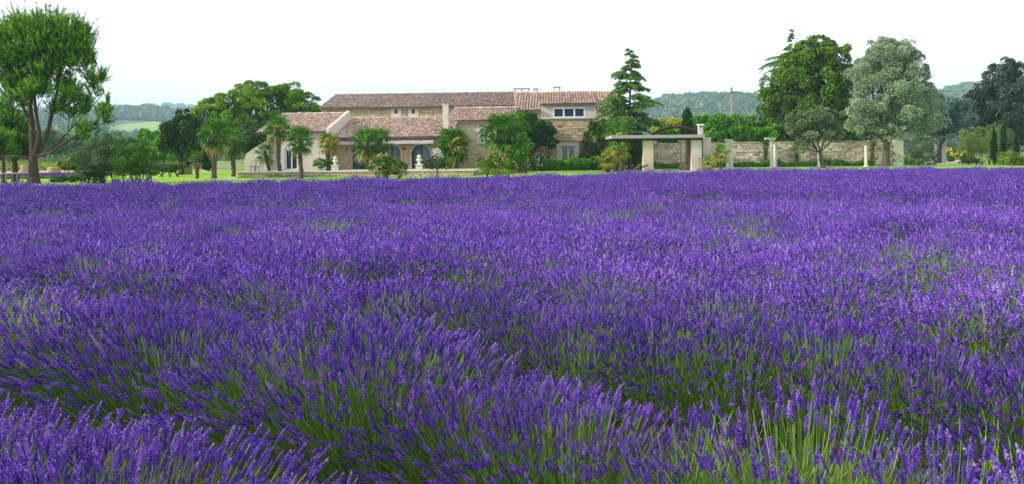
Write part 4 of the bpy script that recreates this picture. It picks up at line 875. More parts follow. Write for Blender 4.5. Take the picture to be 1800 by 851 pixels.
# terrace chairs
def chair(px, label):
    x, y = XY(px, 69); t = thing('garden_chair', label, 'chair', (x, y, .44), 'wrought iron chairs on the terrace'); mb = MB(); mb.box(-.22, .22, -.22, .22, .42, .46); mb.build('seat', M['iron'], t, local=True); mb = MB(); tube(mb, [(-.2, .22, .46), (-.2, .26, .85), (0, .27, .95), (.2, .26, .85), (.2, .22, .46)], .018, 5); mb.build('backrest', M['iron'], t, local=True)
    for a in (-.18, .18):
        for b in (-.18, .18): mb = MB(); tube(mb, [(a, b, 0), (a, b, .42)], .018, 5); mb.build('leg', M['iron'], t, local=True)
chair(445, 'dark iron chair on the terrace, nearer its left end'); chair(451.5, 'dark iron chair on the terrace, closer to the small drooping palm')

# ------------------------------------------------------------------ trees and shrubs
def crown_leaves(mb, blobs, n, size, mi=0, puffs=26, asp=.55, droop=0.0, up=0.0, puff_r=.30, core=.12, tone=None, flat_=1.0):
    """leaf clumps spread through a crown: blobs (cx,cy,cz,rx,ry,rz)"""
    vol = np.array([b[3] * b[4] * b[5] for b in blobs]) ** (2 / 3); share = vol / vol.sum()
    for b, sh in zip(blobs, share):
        c = np.array(b[:3]); R = np.array(b[3:6]); nb = max(int(n * sh), 30); K = max(6, int(puffs * (1.0 if len(blobs) < 4 else .7)))
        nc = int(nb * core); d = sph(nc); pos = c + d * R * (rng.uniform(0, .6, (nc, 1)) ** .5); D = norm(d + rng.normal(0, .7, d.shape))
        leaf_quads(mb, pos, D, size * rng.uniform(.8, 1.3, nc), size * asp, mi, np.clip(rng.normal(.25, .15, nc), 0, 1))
        pd = sph(K * 3); pd = pd[(pd[:, 2] > -.75)][:K]; K = len(pd); pc = c + pd * R * rng.uniform(.62, .98, (K, 1)); pr_ = rng.uniform(.7, 1.35, K) * puff_r
        which = rng.integers(0, K, nb - nc); m = len(which); d = sph(m); d = norm(d + pd[which] * .45 + np.array([0, 0, .25]))
        rad = rng.uniform(.35, 1, (m, 1)) ** .6; pos = pc[which] + d * rad * R * pr_[which][:, None] * np.array([1, 1, flat_])
        D = norm(d * .7 + rng.normal(0, .55, d.shape) + np.array([0, 0, up - droop]))
        ptone = rng.normal(0, .08, K)[which]; v = .5 + ptone + rng.normal(0, .16, m) if tone is None else tone + ptone + rng.normal(0, .16, m)
        leaf_quads(mb, pos, D, size * rng.uniform(.7, 1.35, m), size * asp * rng.uniform(.8, 1.2, m), mi, np.clip(v, 0, 1))
def limb(mb, a, b, r0, r1, bend=.12, n=6, sides=7):
    a, b = np.array(a, float), np.array(b, float); L = np.linalg.norm(b - a); mid = (a + b) / 2 + rng.normal(0, bend, 3) * L * .5 + np.array([0, 0, -.04 * L]); t = np.linspace(0, 1, n)[:, None]
    pts = (1 - t) ** 2 * a + 2 * t * (1 - t) * mid + t ** 2 * b + np.concatenate([np.zeros((1, 3)), rng.normal(0, .012 * L, (n - 2, 3)), np.zeros((1, 3))]); tube(mb, pts, np.linspace(r0, r1, n), sides, var=rng.uniform(.3, .8), jitter=.08); return pts
def pblob(px, py, rx, ry, Y, dy=0.0, dep=1.0):
    c = P(px, py, Y); s = Y / F; return (c[0], Y + dy, c[2], rx * s, rx * s * dep, ry * s)
def tree(name, label, cat, px, Y, blobs, leafm, n, size, trunk=(.25, .12), fork=None, bark='bark', group=None, limbs=True, base_px=None, extra=None, **k):
    """blobs in photograph pixels at distance Y: (px, py, rx, ry[, dy])"""
    x, y = XY(px, Y); t = thing(name, label, cat, (x, y, 0), group)
    B = [pblob(b[0], b[1], b[2], b[3], Y, b[4] if len(b) > 4 else 0.0) for b in blobs]
    fz = fork if fork is not None else min(b[2] - b[5] * .6 for b in B); fz = max(fz, .25); mb = MB()
    top = np.array([x + (np.mean([b[0] for b in B]) - x) * .25, y, fz]); limb(mb, (x, y, -.05), top, trunk[0], trunk[1] * 1.3, bend=.03, n=5, sides=9)
    lathe(mb, (x, y, 0), [(trunk[0] * 1.5, -.02), (trunk[0] * 1.15, .12), (trunk[0] * .98, .35)], 9, var=.5)
    if limbs:
        for b in B:
            c = np.array(b[:3]); p = limb(mb, top, c, trunk[1] * .6, trunk[1] * .22)
            for _ in range(5):
                d = sph(1)[0]; d[2] = abs(d[2]) * .7; limb(mb, p[rng.integers(2, 5)], c + d * np.array(b[3:6]) * .75, trunk[1] * .22, trunk[1] * .06, n=5, sides=5)
    mb.build('trunk', M[bark], t); mb = MB(); crown_leaves(mb, B, n, size * 1.25, **k)
    cr_ = mb.build('crown', M[leafm], t)
    if extra: extra(t, B)
    return t
def shrub(name, label, cat, blobs, Y, leafm, n, size, group=None, flowers=None, stems=True, px=None, **k):
    px = px or blobs[0][0]; x, y = XY(px, Y); t = thing(name, label, cat, (x, y, 0), group); B = [pblob(b[0], b[1], b[2], b[3], Y, b[4] if len(b) > 4 else 0.0) for b in blobs]
    mb = MB()
    for b in B:
        for _ in range(5): d = sph(1)[0]; d[2] = abs(d[2]) * .4; limb(mb, (b[0] + rng.normal(0, .1), b[1], 0), np.array(b[:3]) + d * np.array(b[3:6]) * .7, .035, .01, n=5, sides=5)
    mb.build('stems', M['bark'], t); t.children[0]['kind'] = 'stuff'
    mb = MB(); crown_leaves(mb, B, n, size, **k); mb.build('foliage', M[leafm], t)
    if flowers:
        fm, fn, fs = flowers; mb = MB()
        for b in B:
            m = max(4, int(fn / len(B))); d = sph(m); d[:, 1] = -np.abs(d[:, 1]) * .8 + d[:, 1] * .2; d = norm(d); pc = np.array(b[:3]) + d * np.array(b[3:6]) * rng.uniform(.85, 1.06, (m, 1))
            for q in pc: leaf_quads(mb, q + rng.normal(0, fs * .55, (9, 3)), sph(9), fs, fs * .8, 0, rng.uniform(0, 1, 9))
        stuff(mb.build('blossoms', M[fm], t))
    return t

# --- far belts at middle distance on the left
for px, py, rx, ry, Y, m, lb in ((25, 262, 34, 26, 150, 'softleaf', 'soft green tree far behind the left pine trunk, at the picture edge'), (88, 258, 28, 27, 170, 'softleaf', 'soft green tree seen between pine trunk and long low branch'), (135, 262, 26, 22, 185, 'softleaf', 'pale soft tree behind the meadow, right of the pine'), (185, 262, 34, 26, 150, 'softleaf', 'soft green tree rising behind the grey-green olive shrubs'),
    (222, 266, 24, 30, 120, 'midleaf', 'green tree behind the right-hand olive shrub'), (258, 255, 24, 26, 125, 'bright', 'bright yellow-green tree crown below the hill meadow'), (288, 262, 22, 24, 120, 'bright', 'bright green tree between hill meadow and the dark oak'), (-30, 258, 40, 30, 150, 'softleaf', 'soft green tree at the far left beyond the pines'), (205, 252, 20, 18, 200, 'softleaf', 'hazy green tree top above the right olive shrub')):
    tree('distant_tree', lb, 'tree', px, Y, [(px, py, rx, ry), (px - rx * .5, py + 8, rx * .6, ry * .8), (px + rx * .5, py + 6, rx * .6, ry * .8)], m, 4200, .42 * Y / 150, trunk=(.3, .15), group='trees beyond the stubble field')
# rough strip of meadow growth before the belt
shrub('meadow_bush', 'pale scrubby bush on the field edge left of the olive shrubs', 'bush', [(118, 292, 16, 10), (140, 290, 14, 12)], 78, 'yolive', 2600, .22)
# --- oak, locusts
tree('dark_oak', 'dark dense tree left of the tall palm, above the straw bale', 'tree', 318, 82, [(318, 240, 32, 34), (300, 252, 22, 26), (342, 255, 26, 34), (330, 215, 22, 22), (352, 285, 20, 16)], 'darkleaf', 13000, .24, trunk=(.28, .16), tone=.55)
tree('locust_tree', 'large light green locust tree left of the brown roof, nearest its gable', 'tree', 470, 104, [(470, 178, 42, 32), (440, 170, 34, 24), (505, 170, 34, 24), (535, 186, 32, 20), (445, 165, 34, 18), (450, 215, 36, 26), (415, 195, 30, 24), (495, 205, 34, 18), (548, 198, 22, 10)], 'locust', 40000, .21, trunk=(.45, .26), fork=3.2, puffs=34, puff_r=.27, tone=.62, group='locust trees beside the farmhouse')
tree('locust_tree', 'smaller light green locust tree sloping down behind the tall palm', 'tree', 375, 98, [(375, 196, 30, 20), (400, 184, 30, 20), (425, 178, 26, 18), (350, 205, 24, 16), (400, 215, 32, 28), (425, 235, 26, 34), (360, 232, 26, 22)], 'locust', 22000, .21, trunk=(.3, .18), fork=2.2, puffs=18, group='locust trees beside the farmhouse', tone=.62)
tree('shade_tree', 'dark tree under the locusts at the white side wall', 'tree', 436, 88, [(438, 262, 18, 20), (424, 250, 18, 22), (450, 240, 18, 18)], 'darkleaf', 5000, .2, trunk=(.16, .1), fork=1.6)
# --- olive-like shrubs and low plants on the left
shrub('olive_shrub', 'large grey-green olive shrub right of the pine, the bigger of the pair', 'shrub', [(178, 275, 40, 30), (155, 284, 30, 28), (200, 282, 34, 30), (180, 258, 26, 18), (168, 300, 34, 13), (205, 302, 26, 11)], 56, 'olive', 20000, .13, tone=.35, asp=.3, group='olive shrubs at the edge of the lavender')
shrub('olive_shrub', 'green rounded shrub with thin bare stems, right one of the pair', 'shrub', [(240, 280, 34, 26), (222, 285, 26, 24), (258, 287, 24, 22), (245, 265, 20, 12), (240, 303, 30, 11), (262, 300, 20, 10)], 54, 'midleaf', 16000, .12, asp=.35, group='olive shrubs at the edge of the lavender')
shrub('dark_bush', 'small dark bush at the lavender edge under the big olive shrub', 'bush', [(165, 308, 15, 12)], 55, 'darkleaf', 2600, .10)
shrub('low_hedge', 'low clipped dark hedge just right of the big pine trunk', 'hedge', [(105, 316, 14, 5), (125, 315, 14, 5), (143, 314, 10, 5)], 60, 'midleaf', 3000, .10)
shrub('round_bush', 'rounded bush between the olive shrubs and the straw bale', 'bush', [(298, 297, 14, 10), (312, 294, 10, 8)], 74, 'midleaf', 3000, .13)
shrub('round_bush', 'low grey-green bush at the foot of the dark tree', 'bush', [(282, 297, 12, 9)], 72, 'olive', 1600, .13)

# --- the big pine and its neighbours
def pine(label, px, Y, stems, tufts_blobs, ntuft, low=(), group=None, r0=.42, base=None, tl=.54):
    x, y = XY(px, Y); t = thing('pine_tree', label, 'pine tree', (x, y, 0), group); mb = MB()
    fk = np.array([P(stems[0][0][0], stems[0][0][1], Y)[0], y, P(stems[0][0][0], stems[0][0][1], Y)[2]])
    tube(mb, [(x, y, -.05), (x - .02, y, .5), (x + (fk[0] - x) * .5, y, fk[2] * .55), fk], [r0 * 1.15, r0 * .86, r0 * .78, r0 * .62], 12, var=.5, jitter=.07)
    ends = []
    for s in stems:
        pts = np.array([[P(a, b, Y)[0], y + (c if c else 0), P(a, b, Y)[2]] for a, b, c in s[:-1]]); r = s[-1] * .72; tube(mb, pts, np.linspace(r, r * .35, len(pts)), 8, var=.5, jitter=.05); ends.append(pts)
    allp = np.concatenate([e[1:] for e in ends])
    B = [pblob(b[0], b[1], b[2], b[3], Y, b[4] if len(b) > 4 else 0, b[5] if len(b) > 5 else 1.0) for b in tufts_blobs]
    w = np.array([b[3] * b[5] for b in B]); w = w / w.sum(); C = []; D = []
    for b, sh in zip(B, w):
        m = int(ntuft * sh); K = max(5, m // 26); pd = sph(K); pc = np.array(b[:3]) + pd * np.array(b[3:6]) * rng.uniform(.35, .92, (K, 1))
        for q in pc:       # a twig out to each clump of tufts
            j = np.argmin(np.linalg.norm(allp - q + np.array([0, 0, .8]), axis=1)); limb(mb, allp[j], q, .035, .012, n=5, sides=4)
        wh = rng.integers(0, K, m); c = pc[wh] + rng.normal(0, 1, (m, 3)) * np.array([.30, .30, .26]) * min(1.4, b[3] / 1.2); C.append(c); D.append(norm(.9 * norm(c - np.array(b[:3]) + 1e-6) + rng.normal(0, .35, (m, 3)) + np.array([0, 0, 1.25])))
    mb.build('trunk', M['pinebark'], t); C, D = np.concatenate(C), np.concatenate(D); k = 16; mb = MB(); n = len(C); Lt = tl * rng.uniform(.75, 1.4, n)
    s = rng.uniform(0, 1, (n, k, 1)) * Lt[:, None, None]; sp = norm(rng.normal(size=(n, k, 3))); nd = norm(D[:, None, :] * 1.0 + sp * .75); p0 = C[:, None, :] + D[:, None, :] * s; ln = rng.uniform(.16, .30, (n, k, 1)); sd = norm(np.cross(nd, sp + .01)) * .027
    V = np.stack([p0 - sd, p0 + sd, p0 + nd * ln], 2).reshape(-1, 3); Fc = np.arange(n * k)[:, None] * 3 + np.array([[0, 1, 2]]); tn = np.repeat(np.clip(rng.normal(.5, .2, n), 0, 1), k)
    tn = np.clip(tn + (s.reshape(-1) / np.repeat(Lt, k) - .5) * .4, 0, 1); mb.add(V, Fc, 0, tn); mb.build('crown', M['pine'], t); return t
pine('big many-stemmed pine with a broad upright crown at the left of the lavender', 59, 57,
     [[(58, 277, 0), (54, 240, .1), (50, 200, .2), (52, 150, .3), (55, 95, .3), .27], [(60, 277, 0), (72, 235, -.2), (68, 200, -.3), (66, 165, -.4), (74, 110, -.3), .22], [(61, 277, 0), (78, 240, .3), (84, 200, .5), (92, 160, .6), (100, 105, .6), .24], [(57, 277, 0), (47, 215, .8), (34, 170, 1.2), (22, 110, 1.3), .16],
      [(62, 276, 0), (95, 268, -.4), (135, 245, -.8), (170, 225, -1), (203, 200, -1.2), .15], [(61, 278, 0), (85, 262, .5), (110, 230, .8), (140, 196, 1), (168, 160, 1.2), .11], [(55, 278, 0), (35, 276, -.5), (0, 274, -.8), (-40, 268, -1), .13], [(58, 230, 0), (30, 175, .4), (-5, 155, .8), (-20, 120, .9), .12], [(84, 200, .5), (110, 170, 1), (140, 140, 1.1), (158, 110, 1), .10], [(80, 205, .4), (115, 195, -.6), (150, 170, -1.2), .06]],
     [(60, 80, 42, 40, 0), (100, 85, 40, 40, .3), (30, 78, 32, 38, .3), (130, 98, 28, 34, .2), (75, 50, 42, 24, 0), (115, 58, 34, 20, 0), (20, 60, 26, 26, 0), (-5, 95, 30, 40, 0), (50, 128, 36, 24, 0), (95, 132, 34, 24, 0), (30, 160, 26, 22, .3), (70, 165, 24, 18, -.6), (110, 160, 22, 18, .8), (88, 190, 18, 12, .4), (145, 85, 16, 30, 0), (10, 135, 26, 20, 0), (172, 145, 9, 26, 0), (120, 178, 20, 8, -.8), (155, 118, 14, 14, .5), (20, 185, 24, 12, .6), (165, 168, 8, 10, 0), (150, 190, 12, 12, 0), (128, 200, 22, 10, .3), (140, 180, 20, 8, -.3), (192, 208, 14, 18, -1.2), (205, 190, 6, 14, -1.2), (172, 228, 18, 9, -1), (148, 246, 16, 8, -.8)], 7000, group='pines at the left of the field')
pine('darker second pine whose low crown hangs at the left edge', 27, 62,
     [[(26, 285, 0), (25, 262, 0), (22, 235, 0), (18, 205, .3), .2], [(26, 284, 0), (5, 262, -.3), (-25, 240, -.6), .15], [(27, 284, 0), (45, 262, .2), (62, 240, .4), .1]],
     [(22, 222, 26, 16, 0), (0, 235, 30, 20, -.3), (40, 245, 26, 16, .3), (15, 258, 28, 14, 0), (-25, 235, 30, 28, -.5), (55, 258, 18, 12, .3), (10, 200, 20, 12, 0), (38, 272, 22, 8, 0)], 2300, group='pines at the left of the field', r0=.26)
pine('thin twin-trunked pine at the very left edge of the picture', 7, 59,
     [[(6, 285, 0), (4, 262, 0), (0, 235, 0), .12], [(7, 286, 0), (-14, 262, .2), (-30, 240, .5), .1]], [(-10, 250, 22, 16, 0), (2, 268, 18, 8, 0)], 500, group='pines at the left of the field', r0=.17)
# --- palms: every frond a part, sharing mesh data
def frond_mesh(name, m, droop, seed, seg=14, R=.80, pet=.50, tn=.5):
    r = np.random.default_rng(seed); mb = MB(); pp = [(0, 0, 0), (pet * .5, 0, .04 - droop * .02), (pet, 0, .02 - droop * .12)]; tube(mb, pp, [.018, .014, .01], 4, var=.6, cap=False); hub = np.array(pp[-1])
    for k in range(seg):
        a = (k + .5) / seg * 2 - 1; th = a * 2.2; L = R * (1 - .22 * abs(a) ** 2) * r.uniform(.88, 1.08); d = np.array([math.cos(th), math.sin(th), 0]); s = np.array([-math.sin(th), math.cos(th), 0]); w = .046
        tiltz = -.25 * abs(a) ** 2
        p1 = hub + d * L * .55 + np.array([0, 0, .05 + tiltz * L * .5 - droop * .10 * L]); p2 = hub + d * L * (1 - .14 * droop) + np.array([0, 0, tiltz * L - droop * (.42 + r.uniform(-.1, .25)) * L])
        V = [hub, p1 + s * w, p1 + [0, 0, -.02], p1 - s * w, p2 + s * .004, p2 - s * .004]; v = min(1, max(0, r.normal(tn, .24)))
        mb.add(V, [(0, 2, 1), (0, 3, 2)], 0, v); mb.add(V, [(1, 2, 5, 4), (2, 3, 5, 5)][:1] + [(2, 3, 5, 4)], 0, v)
    o = mb.build(name, m, local=True); me = o.data; bpy.data.objects.remove(o); return me
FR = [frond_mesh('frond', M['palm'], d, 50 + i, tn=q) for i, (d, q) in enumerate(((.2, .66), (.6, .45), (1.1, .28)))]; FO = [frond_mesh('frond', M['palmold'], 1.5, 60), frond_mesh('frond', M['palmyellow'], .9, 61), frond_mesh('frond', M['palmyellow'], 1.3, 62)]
def palm(label, px, Y, crown_y, half_w, tr=.13, n=34, old=.12, yellow=0.0, lean=0.0, base=0.0, group='fan palms in front of the farmhouse', squash=1.0, multi=None, ruff=0, bpx=None):
    x, y = XY(bpx if bpx else px, Y); cx = P(px, crown_y, Y); t = thing('fan_palm', label, 'palm tree', (x, y, base), group); H = cx[2] - base; mb = MB(); dx = cx[0] - x
    m = 14; zs = np.linspace(-.05, H, m); tube(mb, [(dx * (q / H) ** 1.5 + .03 * math.sin(q * 3), .02 * math.cos(q * 2.3), q) for q in np.maximum(zs, 0.0) + np.arange(m) * 1e-4], [tr * (1.35 if i == 0 else 1) * (1 + .16 * (i % 2)) * (1.05 + .25 * (i / m > .7)) for i in range(m)], 9, var=.6, jitter=.14)
    rd = np.random.default_rng(int(px * 7))
    for i in range(70):      # frayed leaf bases
        q = H * rd.uniform(.25, 1); a = rd.uniform(0, 6.28); c = np.array([dx * (q / H) ** 1.5 + math.cos(a) * tr * .9, math.sin(a) * tr * .9, q]); leaf_quads(mb, c[None], np.array([[math.cos(a) * .6, math.sin(a) * .6, 1.0]]), .22, .07, 0, rd.uniform(.2, 1, 1))
    mb.build('trunk', M['palmbark'], t, local=True); S = half_w * Y / F / 1.22
    n = int(n * .78)
    for i in range(n):
        f = (i + .5) / n; el = math.radians(86 - 128 * f ** .9 + rd.uniform(-8, 8)); az = i * 2.39996 + rd.uniform(-.25, .25); s = S * rd.uniform(.86, 1.1) * (1 if f > .15 else .85)
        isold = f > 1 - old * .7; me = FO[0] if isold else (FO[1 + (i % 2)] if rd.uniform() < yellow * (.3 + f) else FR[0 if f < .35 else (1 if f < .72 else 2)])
        Mx = Matrix.Translation((dx + .05 * math.cos(az), .05 * math.sin(az), H - .25 * f * S - (rd.uniform(0, .25) if f > .6 else 0))) @ Matrix.Rotation(az, 4, 'Z') @ Matrix.Rotation(-el, 4, 'Y') @ Matrix.Rotation(rd.uniform(-.35, .35), 4, 'X') @ Matrix.Diagonal((s, s, s * squash, 1))
        inst(me, 'frond', t, M=Mx)
    return t
palm('tallest left palm with a thick grey trunk, alone before the dark tree', 377, GY(377, 314), 233, 33, tr=.17, n=44, old=.2, bpx=376)
palm('small palm left of the tall thick-trunked palm, near the straw bale', 346, 66, 276, 17, tr=.12, n=26, old=.15)
palm('green palm behind and right of the tall thick-trunked palm', 411, 71, 248, 31, tr=.16, n=40, old=.1, yellow=.05, bpx=410)
palm('tall palm on the terrace edge before the white wing, silvery underside', 488, GY(491, 310), 224, 29, tr=.15, n=40, old=.14, bpx=491)
palm('small drooping palm with a leaning trunk before the white wall', 466, GY(472, 310), 266, 22, tr=.11, n=22, old=.25, bpx=473)
palm('bushy palm with two tiers of fronds before the white wing door', 527, GY(528, 314), 243, 31, tr=.14, n=44, old=.05, bpx=529)
palm('short palm with a skirt of yellow fronds at the raised white roof edge', 577, 71, 248, 23, tr=.17, n=40, old=.15, yellow=.8, base=.44)
palm('wide dark palm before the arched wing, left of the pink oleander', 645, 68, 248, 34, tr=.17, n=42, old=.12, bpx=650)
palm('dark palm crowding the wide one, above the pink oleander', 668, 69.5, 244, 29, tr=.15, n=34, old=.1, bpx=665)
palm('full round palm on the terrace end, between arched door and cream wall', 797, GY(804, 305), 252, 38, tr=.17, n=58, old=.04, yellow=.06, bpx=803)
palm('big shaggy palm before the cream wing, behind the oleander', 878, 72, 228, 40, tr=.2, n=60, old=.1, bpx=880)
palm('big palm behind the shaggy one, nearer the dark fig', 908, 75, 222, 33, tr=.18, n=44, old=.08, bpx=908)
palm('palm against the cedar, its fronds above the yellow palm', 1092, 78, 232, 30, tr=.15, n=36, old=.05, yellow=.12)
palm('short yellow palm left of the pergola pillar, thick-trunked', 1068, 74, 276, 22, tr=.16, n=30, old=.05, yellow=1.2)
palm('short green-topped yellow palm touching the pergola roof', 1086, 75, 264, 22, tr=.2, n=32, old=.08, yellow=.8, bpx=1083)
palm('small yellow-green palm right of the white hearth block', 1267, 76, 268, 21, tr=.13, n=26, old=.1, yellow=.8)
palm('low sprawling yellow palm at the foot of the white hearth block', 1244, 74.5, 286, 20, tr=.12, n=22, old=.1, yellow=1.0)

# --- shrubs before the house
shrub('oleander', 'oleander bush with deep pink blossom, left one before the arched wing', 'oleander', [(680, 295, 28, 18), (662, 292, 16, 14), (700, 296, 15, 14), (676, 282, 16, 12)], GY(680, 315), 'midleaf', 9000, .12, flowers=('pinkflower', 46, .10), asp=.35, up=.4, group='oleanders at the lavender edge')
shrub('oleander', 'oleander bush with paler salmon blossom below the shaggy palm', 'oleander', [(875, 292, 28, 18), (855, 290, 16, 16), (893, 292, 16, 14), (872, 278, 18, 12)], GY(875, 314), 'locust', 9000, .12, flowers=('pinkflower', 34, .10), asp=.35, up=.4, group='oleanders at the lavender edge')
shrub('terrace_shrub', 'green rounded shrub on the terrace beside the stone finial', 'shrub', [(565, 288, 14, 10), (578, 287, 10, 9)], 69, 'bright', 2600, .12, flowers=('whiteflower', 6, .08), tone=.3)
shrub('terrace_shrub', 'green shrub on the terrace between arched door and round palm', 'shrub', [(768, 285, 14, 13), (782, 288, 12, 10), (757, 290, 10, 9)], 70, 'midleaf', 3600, .12)
t = thing('bare_sapling', 'thin pale forked sapling with mauve blossom at the lavender edge', 'sapling', (*XY(768, GY(769, 313)), 0)); mb = MB(); Yb = GY(769, 313)
for pts, r in (((770, 313), (768, 300), (765, 291), (763, 284)), .05), (((769, 308), (770, 295), (771, 282), (770, 268)), .045), (((771, 284), (775, 272), (777, 262)), .02), (((770, 280), (765, 270), (764, 260)), .02): limb_p = [P(a, b, Yb) for a, b in pts]; tube(mb, limb_p, np.linspace(r, r * .4, len(pts)), 6, jitter=.1)
mb.build('trunk', M['bark'], t); mb = MB(); crown_leaves(mb, [pblob(770, 272, 9, 10, Yb), pblob(765, 266, 6, 6, Yb)], 260, .09); mb.build('crown', M['whiteflower'], t)
shrub('climbing_fig', 'dark fig climbing the stone wall right of the big palms', 'climber', [(940, 232, 26, 24, 0), (925, 222, 22, 18, .3), (955, 248, 24, 14, 0), (962, 228, 14, 14, 0), (925, 250, 18, 22, 0), (930, 205, 14, 10, .4)], 85, 'midleaf', 13000, .2, tone=.25, px=935)
shrub('green_climber', 'bright green climbing shrub at the foot of the big palms', 'climber', [(915, 268, 16, 22), (922, 250, 14, 18), (905, 285, 14, 14), (888, 282, 14, 16), (898, 270, 12, 14)], 71, 'bright', 5500, .16, tone=.3)
shrub('wall_ivy', 'ivy and fig spreading on the wall left of the cedar', 'ivy', [(1046, 232, 16, 12), (1060, 222, 16, 14), (1040, 218, 8, 8), (1070, 240, 18, 14), (1052, 262, 14, 18, .6), (1033, 252, 8, 22, .9)], 86, 'midleaf', 9500, .19, tone=.45)
shrub('wall_ivy', 'grey-green creeper on the wall right of the stone-framed door', 'ivy', [(1030, 262, 10, 16), (1044, 272, 12, 14), (1022, 280, 6, 12)], 86.6, 'olive', 3600, .15)
for px, w, h, m, lb in ((905, 16, 12, 'bright', 'bright low plants at the bed left of the white roses'), (955, 20, 9, 'bright', 'bright green low bush left of the stone-framed door'), (980, 14, 9, 'bright', 'bright low bush just left below the double door'), (1005, 14, 11, 'bright', 'bright feathery bush right below the double door'), (1028, 14, 10, 'bright', 'bright low bush right of the door'), (1045, 13, 11, 'midleaf', 'mid green bush between door and yellow palm')):
    shrub('border_bush', lb, 'bush', [(px, 298 - h, w, h)], 82, m, 2400, .15, group='low bushes in the bed before the house')
shrub('rose_bush', 'rose bush with white and mauve blooms left of the door', 'rose bush', [(938, 288, 12, 13), (950, 280, 9, 12)], 81, 'midleaf', 2200, .13, flowers=('whiteflower', 26, .11))
shrub('rose_bush', 'small rose bush with pale blooms nearer the big palm', 'rose bush', [(922, 292, 8, 8)], 80, 'midleaf', 1200, .13, flowers=('whiteflower', 12, .10))
shrub('grey_bush', 'dark grey rounded bush at the right foot of the door frame', 'bush', [(1022, 288, 8, 8)], 83, 'darkgrey', 1200, .12)

# --- cedar in front of the main block
def cedar(label, px, Y, prof, ytop, ybot, leafm='cedar', dens=1.0, seed=1, trunk=.24, lean_top=8, group=None, skip_low=0, bare=False):
    """prof: list of (py, left reach px, right reach px)"""
    g = np.random.default_rng(seed); x, y = XY(px, Y); t = thing('cedar_tree', label, 'cedar', (x, y, 0), group); mb = MB(); lb = MB(); s = Y / F
    top = P(px + lean_top, ytop, Y); pts = [(x, y, 0), (x + .05, y, 2), (*P(px, (ytop + ybot) / 2, Y)[:1], y, P(px, (ytop + ybot) / 2, Y)[2]), (*P(px + lean_top * .3, ytop + 25, Y)[:1], y, P(px, ytop + 25, Y)[2]), tuple(top)]; tube(mb, pts, [trunk, trunk * .9, trunk * .5, trunk * .2, .02], 9)
    pys = np.array([p[0] for p in prof], float); lr = np.array([p[1] for p in prof], float); rr = np.array([p[2] for p in prof], float)
    zt = top[2]; py = ytop + 3.0
    while py < ybot:
        nbr = int(g.integers(3, 6)) if py > ytop + 30 else 3
        for b in range(nbr):
            az = (0 if g.uniform() < .5 else PI) + g.normal(0, .75); ca = math.cos(az); reach = (np.interp(py, pys, rr) if ca > 0 else np.interp(py, pys, lr)) * s * g.uniform(.6, 1.22) * (1.0 if abs(ca) > .4 else .8)
            z0 = P(px, py + g.uniform(-5, 5), Y)[2]; n = 7; tt = np.linspace(0, 1, n); rise = g.uniform(.0, .30) * reach; drp = g.uniform(.08, .40) * reach
            bp_ = np.stack([x + (P(px, py, Y)[0] - x) + ca * reach * tt, y + math.sin(az) * reach * tt, z0 + rise * np.sin(tt * PI * .7) - drp * tt ** 2.5], 1); tube(mb, bp_, np.linspace(.06, .012, n), 4, var=.3, cap=False)
            sid = np.array([-math.sin(az), ca, 0]); fw = np.array([ca, math.sin(az), 0]); ntw = int(5 + 5.5 * min(reach, 3.4))
            for w_ in range(ntw + 2):
                q0 = (w_ + g.uniform(0, 1)) / (ntw + 2) * .88 + .12; p0 = np.array([np.interp(q0, tt, bp_[:, k]) for k in range(3)]); sg = 1 if w_ % 2 else -1
                tl = (.42 * (1.05 - q0) * reach + .14) * g.uniform(.6, 1.25); dv = norm(fw * g.uniform(.45, 1.0) + sid * sg * g.uniform(.4, 1.0) + ZV * g.uniform(-.25, .15)); nl = int(26 * dens * (tl + .25) / .6) + 5
                u_ = g.uniform(0, 1, nl); c = p0 + dv * (u_ * tl)[:, None] + g.normal(0, .035, (nl, 3)) - ZV * (.35 * tl * u_ ** 2 + g.uniform(0, .16, nl) ** 1.2)[:, None]
                D = norm(dv * .5 + g.normal(0, .45, (nl, 3)) - ZV * g.uniform(-.3, .9, (nl, 1))); leaf_quads(lb, c, D, g.uniform(.12, .26, nl), .045, 0, np.clip(g.normal(.45 + .25 * (q0 - .4), .2, nl), 0, 1))
        py += g.uniform(3.5, 9.0) if py > ytop + 12 else 4
    mb.build('trunk', M['bark'], t); lb.build('crown', M[leafm], t); return t
cedar('tall narrow-topped cedar standing against the right end of the farmhouse', 1107, 82, [(88, 3, 3), (105, 12, 14), (125, 22, 24), (132, 40, 28), (140, 22, 22), (160, 30, 38), (172, 62, 40), (180, 40, 56), (200, 66, 50), (212, 50, 40), (222, 56, 58), (238, 46, 34), (262, 30, 28), (285, 26, 28)], 88, 285, dens=1.5, seed=4)
cedar('old cedar whose branch tips stick out left of and above the lime tree', 1392, 118, [(52, 2, 2), (75, 8, 6), (100, 26, 14), (118, 50, 20), (130, 44, 20), (150, 62, 20), (165, 40, 20), (185, 68, 20), (200, 40, 20), (225, 40, 20)], 54, 225, seed=9, lean_top=16)
